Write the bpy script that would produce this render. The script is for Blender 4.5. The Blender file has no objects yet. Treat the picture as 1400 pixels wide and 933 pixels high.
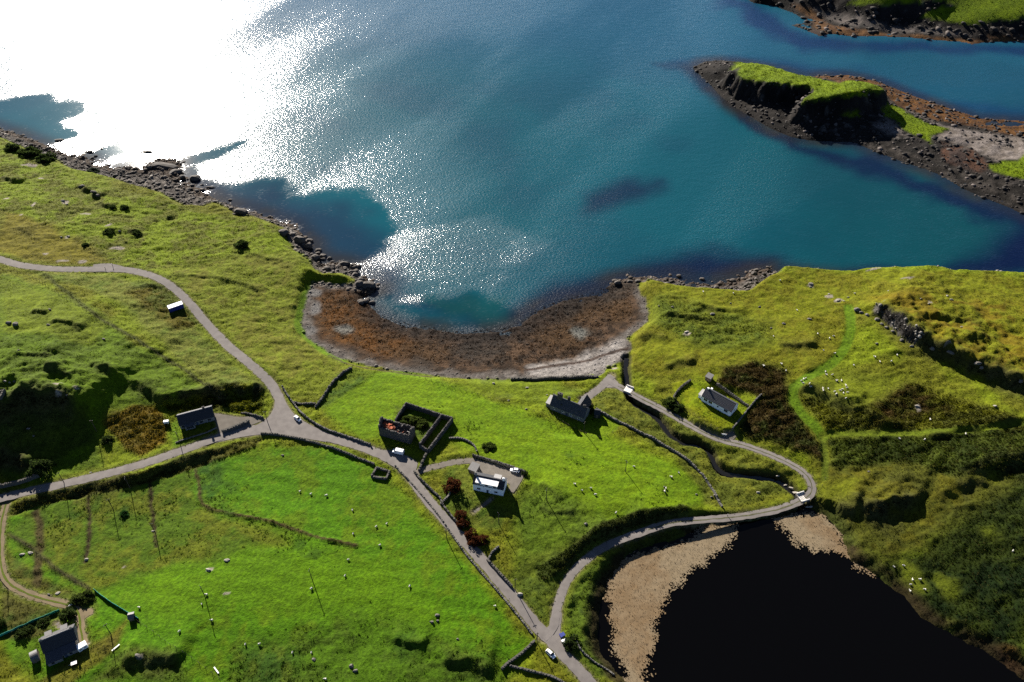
import bpy, bmesh, math, random
import numpy as np
from mathutils import Vector, Matrix

random.seed(7)
rng = np.random.default_rng(7)
scene = bpy.context.scene
COL = scene.collection
R = math.radians

# ------------------------------------------------------------------ camera
CAM_H, PITCH, FPX = 300.0, 43.0, 1142.0
cam_d = bpy.data.cameras.new('camera')
cam_d.sensor_width = 36.0
cam_d.lens = 36.0 * FPX / 1400.0
cam_d.clip_start, cam_d.clip_end = 1.0, 30000.0
cam = bpy.data.objects.new('camera', cam_d)
COL.objects.link(cam)
cam.location = (0, 0, CAM_H)
cam.rotation_euler = (R(90 - PITCH), 0, 0)
scene.camera = cam

# ------------------------------------------------------------------ light
SUN_EL, SUN_AZ = 25.0, -26.0          # azimuth from +Y, negative = to the left of the view
world = bpy.data.worlds.new('World')
scene.world = world
world.use_nodes = True
wn = world.node_tree
sky = wn.nodes.new('ShaderNodeTexSky')
sky.sky_type = 'NISHITA'
sky.sun_disc = False
sky.sun_elevation = R(SUN_EL)
sky.sun_rotation = R(SUN_AZ)
sky.altitude = 300
sky.air_density = 0.38
sky.dust_density = 0.15
sky.ozone_density = 1.5
bg = wn.nodes['Background']
bg.inputs['Strength'].default_value = 0.05
wn.links.new(sky.outputs[0], bg.inputs['Color'])
sun_d = bpy.data.lights.new('sun', 'SUN')
sun_d.energy = 5.0
sun_d.angle = R(0.5)
sun_d.color = (1.0, 0.93, 0.83)
sun = bpy.data.objects.new('sun', sun_d)
COL.objects.link(sun)
sun_vec = Vector((math.sin(R(SUN_AZ)) * math.cos(R(SUN_EL)), math.cos(R(SUN_AZ)) * math.cos(R(SUN_EL)), math.sin(R(SUN_EL))))
sun.rotation_euler = (-sun_vec).to_track_quat('-Z', 'Y').to_euler()
sun.location = (0, 0, 500)
scene.view_settings.view_transform = 'Standard'
scene.view_settings.look = 'None'
scene.view_settings.gamma = 1.0
scene.view_settings.exposure = 1.72
scene.cycles.use_denoising = False
scene.cycles.max_bounces = 4
scene.cycles.sample_clamp_indirect = 4.0

# ------------------------------------------------------------------ projecting photo pixels (1400x933) onto the ground
cP, sP = math.cos(R(PITCH)), math.sin(R(PITCH))
def raydir(u, v):
    u = np.asarray(u, float); v = np.asarray(v, float)
    a = u - 700.0; b = -(v - 466.5)
    return np.stack([a, FPX * cP + b * sP, -FPX * sP + b * cP], -1)
def at_h(u, v, h=0.0):
    d = raydir(u, v); t = (np.asarray(h, float) - CAM_H) / d[..., 2]
    return d[..., :2] * t[..., None]

# ------------------------------------------------------------------ noise
def vnoise(x, y, scale, seed):
    r = np.random.default_rng(seed).random((256, 256))
    fx = x / scale + 1000.3 + seed * 7.1; fy = y / scale + 1000.7 + seed * 3.3
    ix = np.floor(fx).astype(int); iy = np.floor(fy).astype(int)
    tx = fx - ix; ty = fy - iy
    tx = tx * tx * (3 - 2 * tx); ty = ty * ty * (3 - 2 * ty)
    a = r[ix & 255, iy & 255]; b = r[(ix + 1) & 255, iy & 255]
    c = r[ix & 255, (iy + 1) & 255]; d = r[(ix + 1) & 255, (iy + 1) & 255]
    return (a * (1 - tx) + b * tx) * (1 - ty) + (c * (1 - tx) + d * tx) * ty * 1.0
def fbm(x, y, scale, seed, octv=4, gain=0.5):
    s = 0.0; a = 1.0; n = 0.0
    ca, sa = math.cos(0.6), math.sin(0.6)
    for k in range(octv):
        s = s + a * vnoise(x, y, scale, seed + k * 11); n += a; a *= gain; scale *= 0.5
        x, y = ca * x - sa * y, sa * x + ca * y
    return s / n
def sstep(a, b, x):
    t = np.clip((x - a) / (b - a), 0, 1); return t * t * (3 - 2 * t)

# ------------------------------------------------------------------ polygon tools
def seg_dist(X, Y, P, closed=False):
    """distance to polyline, signed side, arc parameter"""
    P = np.asarray(P, float)
    n = len(P) if closed else len(P) - 1
    best = np.full(X.shape, 1e18); side = np.zeros(X.shape); arc = np.zeros(X.shape)
    L = 0.0
    for i in range(n):
        ax, ay = P[i]; bx, by = P[(i + 1) % len(P)]
        dx, dy = bx - ax, by - ay; l2 = dx * dx + dy * dy
        if l2 < 1e-9: continue
        t = np.clip(((X - ax) * dx + (Y - ay) * dy) / l2, 0, 1)
        qx, qy = X - ax - t * dx, Y - ay - t * dy
        d = qx * qx + qy * qy
        m = d < best
        best = np.where(m, d, best)
        side = np.where(m, np.sign(dx * (Y - ay) - dy * (X - ax)), side)
        ll = math.sqrt(l2)
        arc = np.where(m, L + t * ll, arc); L += ll
    return np.sqrt(best), side, arc / max(L, 1e-6), L
def inside(X, Y, P):
    P = np.asarray(P, float); r = np.zeros(X.shape, bool); j = len(P) - 1
    for i in range(len(P)):
        xi, yi = P[i]; xj, yj = P[j]
        c = ((yi > Y) != (yj > Y)) & (X < (xj - xi) * (Y - yi) / ((yj - yi) + 1e-12) + xi)
        r ^= c; j = i
    return r
def sdist(X, Y, P):
    d = seg_dist(X, Y, P, True)[0]
    return np.where(inside(X, Y, P), d, -d)
def smooth_line(P, step=2.0):
    P = np.asarray(P, float); out = []
    n = len(P)
    for i in range(n - 1):
        p0 = P[max(i - 1, 0)]; p1 = P[i]; p2 = P[i + 1]; p3 = P[min(i + 2, n - 1)]
        m = max(2, int(np.linalg.norm(p2 - p1) / step))
        for k in range(m):
            t = k / m
            out.append(0.5 * ((2 * p1) + (-p0 + p2) * t + (2 * p0 - 5 * p1 + 4 * p2 - p3) * t * t + (-p0 + 3 * p1 - 3 * p2 + p3) * t ** 3))
    out.append(P[-1])
    return np.array(out)

# ------------------------------------------------------------------ traced outlines (photo pixels)
LOW_PX = [(-700, 60), (-200, 120), (-60, 158), (0, 176), (40, 190), (70, 203), (86, 210), (120, 215), (137, 225), (154, 231),
          (169, 228), (193, 231), (206, 222), (218, 217), (247, 221), (250, 236), (262, 247), (278, 258), (291, 272), (312, 281),
          (349, 292), (370, 298), (400, 308), (413, 322), (424, 334), (427, 346), (438, 353), (441, 363), (452, 358), (470, 361), (487, 366), (495, 376),
          (509, 385), (515, 396), (503, 405), (494, 408), (509, 422), (521, 434), (551, 446), (599, 452), (630, 457), (662, 455), (688, 452),
          (709, 446), (722, 436), (733, 427), (750, 421), (769, 412), (816, 403), (829, 393), (844, 384), (876, 379), (903, 382),
          (925, 377), (957, 387), (970, 391), (1000, 382), (1032, 371), (1054, 366)]
HIGH_PX = [(-700, 70, 5), (-200, 130, 5), (-60, 165, 5), (0, 184, 6), (45, 203, 6), (75, 214, 5), (100, 231, 4), (120, 238, 3), (160, 245, 3), (185, 255, 3), (200, 258, 3), (221, 264, 3),
           (251, 280, 3), (279, 282, 3), (294, 276, 3), (311, 285, 3), (330, 296, 3), (348, 296, 3), (367, 302, 4), (396, 311, 5), (392, 322, 5), (405, 340, 5), (420, 350, 5), (430, 364, 5),
           (440, 369, 5), (465, 370, 5), (480, 374, 5), (487, 381, 4), (484, 387, 4), (460, 388, 4), (438, 384, 4), (428, 384, 4), (424, 396, 3), (416, 424, 3), (413, 440, 3),
           (420, 460, 3), (440, 476, 3), (465, 489, 3), (490, 497, 3), (520, 503, 3), (560, 510, 3), (600, 515, 3), (640, 518, 3), (700, 519, 3),
           (820, 514, 3), (830, 503, 3), (852, 492, 3), (862, 478, 3), (857, 463, 3), (868, 452, 3), (885, 440, 3), (886, 425, 3), (880, 410, 3), (872, 400, 3), (873, 387, 3),
           (888, 382, 4), (925, 390, 4), (970, 395, 4), (1017, 401, 4), (1028, 393, 4), (1038, 386, 4), (1054, 379, 5)]
CREST = [(1066, 369, 11), (1081, 365, 13), (1107, 367, 12), (1138, 376, 10), (1171, 375, 12), (1186, 370, 14), (1200, 367, 16), (1220, 367.5, 16), (1233, 371, 15),
         (1258, 368.5, 16), (1288, 374, 15), (1325, 377, 15), (1400, 378.5, 15), (1600, 384, 16), (2200, 395, 16)]
lo = at_h(*zip(*LOW_PX)); hi = np.array([at_h(u, v, h - 1.2) for u, v, h in HIGH_PX]); cr = np.array([at_h(u, v, h) for u, v, h in CREST])
frame_pts = [(3000, cr[-1][1] + 13), (3000, -3000), (-3000, -3000), (-3000, 700)]
LOW = np.vstack([lo, cr + [0, 10.5], frame_pts])
HIGH = np.vstack([hi, cr + [0, 7.5], [(3000, cr[-1][1] + 10), (3000, -3000), (-3000, -3000), (-3000, 690)]])

LAKE_Z = 1.6
LAKE_PX = [(872, 950), (862, 938), (838, 915), (822, 893), (815, 868), (822, 838), (832, 800), (848, 772), (880, 752), (925, 738), (962, 720), (1000, 716), (1050, 711),
           (1075, 706), (1092, 699), (1099, 690), (1106, 699), (1128, 706), (1150, 735), (1162, 765), (1195, 785), (1230, 812), (1262, 845), (1300, 868), (1345, 890), (1400, 928), (1440, 970), (1500, 1150), (850, 1150)]
LAKE = at_h(*zip(*LAKE_PX), LAKE_Z)

CTRL = [(-300, 300, 16), (-300, 600, 20), (-300, 900, 12), (-200, 1100, 8), (0, 190, 8), (0, 225, 10), (60, 240, 9), (0, 300, 15), (150, 300, 11), (100, 345, 13), (0, 358, 15), (180, 375, 11), (240, 396, 10), (280, 440, 8),
        (345, 500, 7), (385, 565, 6.5), (250, 300, 6), (330, 335, 7), (395, 320, 6), (410, 360, 6), (465, 377, 5.5), (430, 430, 4), (420, 480, 4.5), (480, 515, 4),
        (60, 430, 19), (150, 470, 14), (0, 480, 22), (100, 520, 16), (180, 540, 11), (60, 545, 17), (250, 520, 9), (160, 590, 8), (80, 610, 8), (0, 640, 8),
        (150, 648, 6), (0, 682, 6), (265, 580, 7), (300, 620, 5), (200, 710, 4.5), (60, 720, 4.5), (300, 800, 7), (100, 800, 4.5), (90, 890, 6), (300, 910, 5), (200, 950, 5),
        (600, 800, 7.5), (480, 780, 6.5), (500, 900, 5), (430, 670, 5.5), (556, 646, 6.5), (640, 745, 6), (735, 855, 5), (800, 930, 4.5),
        (520, 610, 7), (600, 560, 6.5), (560, 530, 5), (700, 540, 4.5), (700, 580, 6.5), (670, 660, 8), (800, 630, 7), (790, 690, 8.5), (890, 690, 7), (850, 600, 5), (770, 560, 4.5), (740, 600, 6.5),
        (900, 580, 3), (960, 640, 3.2), (1000, 660, 3), (1060, 660, 3), (1095, 685, 3.6), (985, 602, 5), (835, 525, 4), (860, 500, 3), (870, 730, 4.5), (1000, 708, 3.8), (770, 790, 5),
        (985, 555, 7.5), (960, 510, 9), (1010, 470, 10), (920, 425, 8), (900, 395, 7), (970, 440, 9), (1000, 415, 8), (1050, 420, 10), (1081, 372, 13), (1138, 383, 11), (1200, 376, 16.5), (1300, 384, 17), (1400, 388, 17),
        (1200, 430, 17), (1300, 450, 18), (1400, 480, 20), (1160, 420, 14), (1060, 490, 11), (1120, 510, 12), (1230, 540, 14), (1340, 570, 16), (1130, 590, 9.5), (1250, 600, 13), (1400, 610, 18),
        (1060, 580, 8), (1130, 640, 7), (1200, 650, 9), (1300, 670, 12), (1400, 680, 16), (1180, 740, 4.5), (1260, 780, 5), (1350, 760, 10), (1400, 850, 8), (1360, 880, 4), (1600, 600, 22), (1600, 900, 12),
        (700, 1000, 4), (900, 1000, 2), (400, 1000, 5)]
cpts = np.array([at_h(u, v, h) for u, v, h in CTRL]); ch = np.array([c[2] for c in CTRL], float)
def tps_fit(P, h, lam=0.02, S=100.0):
    P = P / S; n = len(P)
    r2 = ((P[:, None] - P[None]) ** 2).sum(-1)
    K = 0.5 * r2 * np.log(r2 + 1e-12) + lam * np.eye(n)
    A = np.hstack([np.ones((n, 1)), P]); M = np.zeros((n + 3, n + 3)); M[:n, :n] = K; M[:n, n:] = A; M[n:, :n] = A.T
    w = np.linalg.solve(M, np.concatenate([h, np.zeros(3)]))
    def ev(X, Y):
        out = np.zeros(X.size); xs = X.ravel() / S; ys = Y.ravel() / S
        for a in range(0, xs.size, 20000):
            x = xs[a:a + 20000]; y = ys[a:a + 20000]
            r = (x[:, None] - P[None, :, 0]) ** 2 + (y[:, None] - P[None, :, 1]) ** 2
            out[a:a + 20000] = (0.5 * r * np.log(r + 1e-12)) @ w[:n] + w[n] + w[n + 1] * x + w[n + 2] * y
        return out.reshape(X.shape)
    return ev

class Terrain:
    def __init__(s, xs, ys):
        s.xs, s.ys = xs, ys
        s.X, s.Y = np.meshgrid(xs, ys)
        s.H = np.zeros_like(s.X)
    def z(s, x, y):
        x = np.asarray(x, float); y = np.asarray(y, float)
        i = np.clip(np.searchsorted(s.xs, x) - 1, 0, len(s.xs) - 2); j = np.clip(np.searchsorted(s.ys, y) - 1, 0, len(s.ys) - 2)
        tx = np.clip((x - s.xs[i]) / (s.xs[i + 1] - s.xs[i]), 0, 1); ty = np.clip((y - s.ys[j]) / (s.ys[j + 1] - s.ys[j]), 0, 1)
        H = s.H
        return (H[j, i] * (1 - tx) + H[j, i + 1] * tx) * (1 - ty) + (H[j + 1, i] * (1 - tx) + H[j + 1, i + 1] * tx) * ty
    def hit(s, u, v):
        d = raydir(u, v); shp = d.shape[:-1]; d = d.reshape(-1, 3); out = np.zeros((len(d), 3))
        for k, dd in enumerate(d):
            t = (np.linspace(45, -0.5, 183) - CAM_H) / dd[2]
            z = s.z(dd[0] * t, dd[1] * t); below = (CAM_H + dd[2] * t) <= np.maximum(z, 0.0)
            i = int(np.argmax(below)) if below.any() else len(t) - 1
            a, b = t[max(i - 1, 0)], t[i]
            for _ in range(14):
                m = 0.5 * (a + b)
                if CAM_H + dd[2] * m <= max(float(s.z(dd[0] * m, dd[1] * m)), 0.0): b = m
                else: a = m
            out[k] = (dd[0] * b, dd[1] * b, CAM_H + dd[2] * b)
        return out.reshape(shp + (3,))
def axis(a, b, step, lo_, hi_, grow=1.25):
    mid = np.arange(a, b + step * .5, step)
    L = []; x = a; s_ = step
    while x > lo_: s_ *= grow; x -= s_; L.append(x)
    U = []; x = mid[-1]; s_ = step
    while x < hi_: s_ *= grow; x += s_; U.append(x)
    return np.concatenate([L[::-1], mid, U])
T = Terrain(axis(-405, 405, 0.85, -2500, 2500), axis(112, 575, 0.85, -1500, 800))
X, Y = T.X, T.Y
# base relief
cx = np.arange(-440, 441, 4.0); cy = np.arange(80, 620, 4.0)
C = Terrain(cx, cy); C.H = tps_fit(cpts, ch)(C.X, C.Y)
relief = np.clip(C.z(X, Y), 2.4, 40)
def line_w(px, h=6.0): return at_h(*zip(*px), h)
SCARPS = [  # (pixel line along the lip, drop, decay behind, width)
    ([(1160, 417), (1180, 425), (1210, 440), (1240, 465), (1290, 495), (1340, 520), (1400, 545), (1480, 580)], 6.8, 45, 3.2, 14),
    ([(-40, 580), (10, 572), (40, 556), (70, 552), (100, 551), (118, 562)], 7.0, 30, 6, 14),
    ([(-30, 630), (10, 618), (35, 622), (50, 634)], 4, 12, 4, 9),
    ([(210, 560), (232, 548), (262, 541), (300, 540), (325, 536)], 4.0, 14, 4, 7),
    ([(318, 540), (330, 530), (352, 526), (366, 530)], 4.0, 8, 5, 7),
    ([(745, 785), (790, 755), (830, 722), (880, 708), (930, 700), (975, 697)], 2.3, 12, 4.5, 6),
    ([(8, 700), (60, 679), (120, 667), (200, 649), (285, 624), (345, 603)], 2.4, 5, 3.5, 5),
    ([(1168, 700), (1190, 690), (1215, 684), (1240, 686), (1255, 695)], 4.5, 14, 6, 7),
    ([(1120, 708), (1150, 700), (1172, 706)], 2.5, 8, 4, 3),
    ([(160, 903), (190, 897), (225, 900), (250, 908)], 2.5, 10, 4, 6),
    ([(535, 872), (560, 876), (585, 884)], 1.2, 8, 2, 6), ([(600, 906), (640, 900), (680, 908)], 1.6, 8, 3, 6),
    ([(120, 502), (150, 508), (185, 522), (235, 545)], 1.7, 9, 2.5, 14), ([(70, 455), (100, 452), (122, 455)], 1.7, 10, 2.5, 14),
    ([(65, 523), (85, 520), (105, 528)], 2.5, 8, 2.5, 15), ([(40, 497), (60, 495), (80, 498)], 1.4, 8, 2, 16), ([(45, 432), (70, 432)], 1.5, 9, 2.5, 17),
    ([(1085, 528), (1110, 534), (1140, 548), (1180, 560)], 1.6, 12, 3, 11), ([(1130, 550), (1170, 566), (1210, 580)], 2.0, 12, 3, 11),
    ([(1150, 575), (1200, 583), (1240, 587)], 1.5, 10, 3, 11), ([(1260, 600), (1320, 588), (1400, 583)], 1.5, 10, 3, 14),
    ([(1270, 675), (1320, 668), (1370, 650), (1400, 640)], 2.2, 12, 4, 12), ([(1300, 655), (1350, 642), (1400, 625)], 2.0, 10, 4, 13),
    ([(1060, 470), (1090, 472), (1120, 478)], 1.8, 9, 3, 11), ([(905, 497), (930, 492), (955, 496)], 1.5, 10, 3, 8), ([(870, 462), (890, 458), (915, 462)], 1.1, 8, 3, 6),
    ([(1200, 480), (1260, 478), (1330, 490)], .9, 10, 3, 18), ([(1230, 440), (1290, 440), (1350, 452)], .8, 10, 3, 18), ([(1290, 478), (1320, 470), (1350, 465)], .8, 8, 2.5, 19),
    ([(735, 665), (755, 672), (770, 690)], 1.3, 6, 2, 8), ([(735, 690), (760, 700), (790, 705)], 1.3, 6, 2, 8),
    ([(110, 258), (125, 262), (137, 270)], 2.2, 8, 2.5, 10), ([(130, 278), (150, 282), (190, 282)], 1.2, 8, 2.5, 10), ([(140, 316), (165, 313), (195, 318)], 1.6, 8, 2.5, 10),
    ([(200, 395), (240, 380), (290, 378), (340, 388), (370, 405)], 0.8, 6, 2, 8), ([(330, 345), (390, 360), (420, 390)], 0.8, 6, 2, 6),
    ([(20, 310), (60, 330)], 1.0, 6, 2, 14), ([(170, 400), (205, 390), (240, 398)], 1.0, 7, 2, 11), ([(0, 240), (30, 250)], 1.5, 8, 2, 11),
    ([(940, 412), (980, 420), (1030, 428)], 1.2, 7, 2, 9), ([(900, 425), (950, 432), (990, 440)], 1.2, 7, 2, 9),
]
scarp_lines = []
rough_boost = np.zeros_like(X)
wob = (fbm(X, Y, 14, 91, 3) - .5) * 7
wob2 = (fbm(X, Y, 5, 95, 3) - .5) * 3
for px, A, L, w, h in SCARPS:
    P = line_w(px, h); scarp_lines.append((P, A))
    m = (X > P[:, 0].min() - 60) & (X < P[:, 0].max() + 60) & (Y > P[:, 1].min() - 40) & (Y < P[:, 1].max() + 160)
    d, sd, arc, LL = seg_dist(X[m], Y[m] + np.minimum(1.3, A / 2.2) * (wob[m] * 1.2 + wob2[m] * 1.3), P)
    far = np.sign(P[-1][0] - P[0][0])          # far side is 'left' of a left-to-right line
    s_ = d * sd * far
    tap = sstep(0, .18, arc) * sstep(1, .82, arc)
    prof = np.where(s_ > 0, np.exp(-np.maximum(s_, 0) / L), np.clip(1 + s_ / w, 0, 1))
    mod = .35 + 1.3 * fbm(X[m], Y[m], 11, 97, 3) if A < 3 else .45 + 1.1 * fbm(X[m], Y[m], 7, 97, 4, .65)
    relief[m] += A * tap * prof * mod
    rough_boost[m] = np.maximum(rough_boost[m], tap * np.exp(-np.abs(s_ + w / 2) / w) * min(1, A / 4))
dl = sdist(X, Y, LOW); dh = sdist(X, Y, HIGH)
shore = np.clip(dl, 0, None) / (np.clip(dl, 0, None) + np.clip(-dh, 0.01, None))
H = np.where(dh > 0, 2.2 + (relief - 2.2) * sstep(0, 6.5, dh), 2.2 * shore)
H = np.where(dl > 0, H + 0.05, -0.25 + dl * 0.12)
T.H = H
# ------------------------------------------------------------------ roads: traced centre lines
ROADS = {  # name: (px, width)
    'road_north': ([(-60, 340), (0, 355), (30, 363), (80, 368), (150, 368.5), (182, 371), (215, 380), (242, 398), (262, 418), (282, 442), (312, 473), (347, 502), (371, 526), (383, 548), (393, 568), (412, 584), (445, 597), (500, 613), (533, 628), (556, 646), (590, 690), (640, 745), (690, 803), (733, 855), (757, 880), (780, 905), (806, 933), (850, 985)], 4.6),
    'road_west': ([(-80, 702), (-20, 687), (0, 682), (40, 672), (90, 661), (150, 647), (205, 631), (255, 614), (300, 598), (345, 587), (400, 584)], 4.4),
    'road_loop': ([(742, 872), (756, 858), (762, 830), (775, 795), (800, 766), (832, 745), (872, 730), (915, 716), (960, 711), (1008, 707), (1060, 698), (1097, 684), (1110, 671), (1107, 655), (1090, 640), (1060, 625), (1020, 610), (985, 601), (950, 585), (905, 560), (872, 543), (845, 528), (830, 520)], 3.5),
    'beach_road': ([(836, 514), (830, 521), (816, 534), (798, 546)], 4.0),
}
TRACKS = {
    'farm_track': ([(8, 690), (2, 715), (0, 745), (2, 775), (12, 797), (40, 813), (70, 822), (98, 829), (108, 840), (110, 858), (114, 880)], 3.2),
    'driveway': ([(566, 648), (580, 642), (600, 637), (622, 632), (648, 630)], 3.0),
    'garden_path': ([(672, 682), (660, 692), (648, 700)], 1.6),
    'cottage_path': ([(78, 852), (85, 862), (90, 872)], 1.6),
}
def pxline(px):
    px = np.array(px, float); return T.hit(px[:, 0], px[:, 1])
lines = {}
onroad = np.full(X.shape, 1e9)
H0 = T.H.copy()
for nm, (px, w) in list(ROADS.items()) + list(TRACKS.items()):
    P3 = pxline(px)
    L = smooth_line(P3, 1.6)
    z = L[:, 2].copy()
    for _ in range(30): z[1:-1] = (z[:-2] + z[1:-1] * 2 + z[2:]) / 4
    L[:, 2] = z; lines[nm] = (L, w)
for nm, (L, w) in lines.items():
    m = (X > L[:, 0].min() - 12) & (X < L[:, 0].max() + 12) & (Y > L[:, 1].min() - 12) & (Y < L[:, 1].max() + 12)
    xs, ys = X[m], Y[m]
    best = np.full(xs.shape, 1e9); zb = np.zeros(xs.shape)
    P = L[::2] if len(L) > 8 else L
    for i in range(len(P)):
        d = (xs - P[i, 0]) ** 2 + (ys - P[i, 1]) ** 2
        k = d < best; best = np.where(k, d, best); zb = np.where(k, P[i, 2], zb)
    d = np.sqrt(best) - w / 2
    k = sstep(4.5, 0.4, d)
    h = T.H[m]; h = h * (1 - k) + zb * k
    h -= 0.28 * sstep(0.2, -0.5, d)
    T.H[m] = h
    onroad[m] = np.minimum(onroad[m], d)
# paved patches: wide junctions and yards
PATCH = {
    'road_junction': ([(374, 528), (384, 536), (392, 552), (402, 566), (420, 579), (448, 592), (476, 601), (462, 606), (430, 602), (395, 596), (365, 594), (330, 598), (300, 604), (285, 607), (280, 601), (302, 600), (332, 590), (354, 580), (366, 571), (374, 558), (376, 544)], 'road'),
    'road_fork': ([(722, 845), (738, 856), (748, 858), (755, 852), (757, 838), (768, 838), (766, 862), (768, 876), (776, 892), (762, 888), (745, 874)], 'road'),
    'road_slip': ([(822, 524), (834, 512), (842, 520), (850, 530), (838, 530), (826, 530)], 'road'),
    'house_yard': ([(645, 627), (658, 630), (690, 639), (714, 646), (716, 652), (709, 664), (702, 674), (696, 670), (697, 662), (675, 657), (652, 651), (643, 640)], 'yard'),
    'cottage_yard': ([(290, 565), (305, 567), (330, 571), (345, 569), (362, 573), (345, 581), (322, 588), (300, 594), (296, 580)], 'yard'),
    'gate_apron': ([(990, 592), (1003, 590), (1006, 598), (998, 603), (988, 600)], 'yard'),
    'farmyard': ([(98, 828), (112, 834), (126, 832), (127, 840), (116, 846), (114, 868), (122, 880), (114, 886), (108, 860), (106, 845)], 'track'),
    'layby': ([(128, 362), (150, 361), (172, 366), (165, 371), (130, 371)], 'road'),
    'van_pull_in': ([(516, 616), (532, 616), (556, 624), (571, 634), (562, 650), (545, 640), (528, 627)], 'road'),
}
patches = {}
for nm, (px, kind) in PATCH.items():
    P3 = pxline(px); patches[nm] = (P3, kind)
for nm, (P3, kind) in patches.items():
    m = (X > P3[:, 0].min() - 8) & (X < P3[:, 0].max() + 8) & (Y > P3[:, 1].min() - 8) & (Y < P3[:, 1].max() + 8)
    sd = sdist(X[m], Y[m], P3[:, :2]); onroad[m] = np.minimum(onroad[m], -sd)
    A = np.c_[P3[:, 0], P3[:, 1], np.ones(len(P3))]; co = np.linalg.lstsq(A, P3[:, 2], rcond=None)[0]
    patches[nm] = (P3, kind, co)
    pl = co[0] * X[m] + co[1] * Y[m] + co[2]; k = sstep(-3, 0.2, sd)
    T.H[m] = T.H[m] * (1 - k) + (pl - 0.25 * sstep(0, 0.9, sd)) * k
# flat building plots
onsurf = onroad.copy()
PLOTS = [(668, 668, 11), (265, 580, 12), (985, 560, 13), (776, 567, 13), (545, 598, 11), (590, 590, 14), (88, 892, 14), (241, 424, 5), (969, 518, 4), (816, 572, 4), (49, 905, 5), (181, 850, 3), (650, 641, 5)]
for u, v, r in PLOTS:
    c = T.hit(u, v); d = np.hypot(X - c[0], Y - c[1]); k = sstep(r + 4, r - 1, d); 
    k = k * sstep(-0.2, 1.0, onroad)
    T.H = T.H * (1 - k) + c[2] * k
    onroad = np.where(d < r - 1, np.minimum(onroad, 0.6), onroad)
# stream bed
STREAM_PX = [(1099, 692), (1093, 680), (1084, 670), (1074, 660), (1060, 652), (1035, 650), (1008, 647), (990, 644), (978, 632), (972, 618), (955, 606), (935, 603), (918, 592), (906, 578), (896, 566), (880, 556), (866, 548), (860, 537), (858, 520), (856, 500), (857, 488)]
SP = pxline(STREAM_PX); SL = smooth_line(SP, 1.6)
z = np.interp(np.arange(len(SL)), [0, len(SL) * .88, len(SL) - 1], [LAKE_Z - .1, 1.5, 1.2]); SL[:, 2] = z
m = (X > SL[:, 0].min() - 8) & (X < SL[:, 0].max() + 8) & (Y > SL[:, 1].min() - 8) & (Y < SL[:, 1].max() + 8)
best = np.full(m.sum(), 1e9); zb = np.zeros(m.sum()); xs = X[m] + (wob2[m]) * .5; ys = Y[m] + wob2[m] * .3
for i in range(len(SL)):
    d = (xs - SL[i, 0]) ** 2 + (ys - SL[i, 1]) ** 2; k = d < best; best = np.where(k, d, best); zb = np.where(k, z[i], zb)
ds = np.sqrt(best); k = sstep(2.9, 1.1, ds)
T.H[m] = T.H[m] * (1 - k) + (zb - .35) * k
dstream = np.full(X.shape, 1e9); dstream[m] = ds
# lake basin
dk = sdist(X, Y, LAKE)
dkw = dk + wob2
T.H = np.where(dkw > -5, np.minimum(T.H, LAKE_Z + np.clip(-dkw, -3, 5) * 0.5 - 0.05 + .0), T.H)
T.H = np.where((dk > 0.5) & (T.H > LAKE_Z - .15), LAKE_Z - .15, T.H)

# ------------------------------------------------------------------ land cover
col = np.zeros(X.shape + (3,)); amp = np.zeros(X.shape)
Xw = X + (fbm(X, Y, 18, 3, 4) - .5) * 10; Yw = Y + (fbm(X, Y, 18, 4, 4) - .5) * 10
n1 = fbm(X, Y, 45, 21, 4); n2 = fbm(X, Y, 12, 22, 4); n3 = fbm(X, Y, 3.2, 23, 3); n4 = rng.random(X.shape)
def mix(a, b, t):
    t = np.clip(t, 0, 1)[..., None]; return np.asarray(a) * (1 - t) + np.asarray(b) * t
G_BRIGHT = (0.122, 0.165, 0.002); G_FIELD = (0.060, 0.150, 0.0012); G_OLIVE = (0.098, 0.105, 0.004); G_DARK = (0.045, 0.065, 0.004)
HAY = (0.125, 0.130, 0.013); BRACK = (0.085, 0.055, 0.007); HEATH = (0.019, 0.029, 0.002); PEAT = (0.022, 0.013, 0.007)
OCHRE = (0.120, 0.085, 0.004); ROCK = (0.075, 0.065, 0.057); PALE = (0.30, 0.265, 0.22)
col[:] = mix(mix(G_BRIGHT, G_OLIVE, sstep(.42, .62, n1 * .5 + n2 * .5)), HAY, .35 * n3)
amp[:] = 0.35
def region(px, c1, c2, a, feather=3.0, bal=.5, h=None, k=1.0):
    px = np.array(px, float)
    P = T.hit(px[:, 0], px[:, 1])[:, :2]
    m = (X > P[:, 0].min() - 25) & (X < P[:, 0].max() + 25) & (Y > P[:, 1].min() - 25) & (Y < P[:, 1].max() + 25)
    s = sdist(Xw[m], Yw[m], P); f = sstep(-feather, feather, s) * k
    nn = n2[m] * .55 + n3[m] * .45
    c = mix(c1, c2, sstep(bal - .1, bal + .1, nn))
    col[m] = mix(col[m], c, f); amp[m] = amp[m] * (1 - f) + a * f
def region_line(px, w, c, a=None, h=None, soft=1.0, k=1.0):
    P = T.hit(*np.array(px, float).T)[:, :2]; P = smooth_line(P, 3)
    m = (X > P[:, 0].min() - 12) & (X < P[:, 0].max() + 12) & (Y > P[:, 1].min() - 12) & (Y < P[:, 1].max() + 12)
    d = seg_dist(X[m] + wob2[m] * .4, Y[m] + wob2[m] * .4, P)[0]; f = sstep(w / 2 + soft, w / 2 - soft * .3, d) * k
    col[m] = mix(col[m], c, f)
    if a is not None: amp[m] = amp[m] * (1 - f) + a * f
    if h is not None: T.H[m] += h * f
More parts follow.
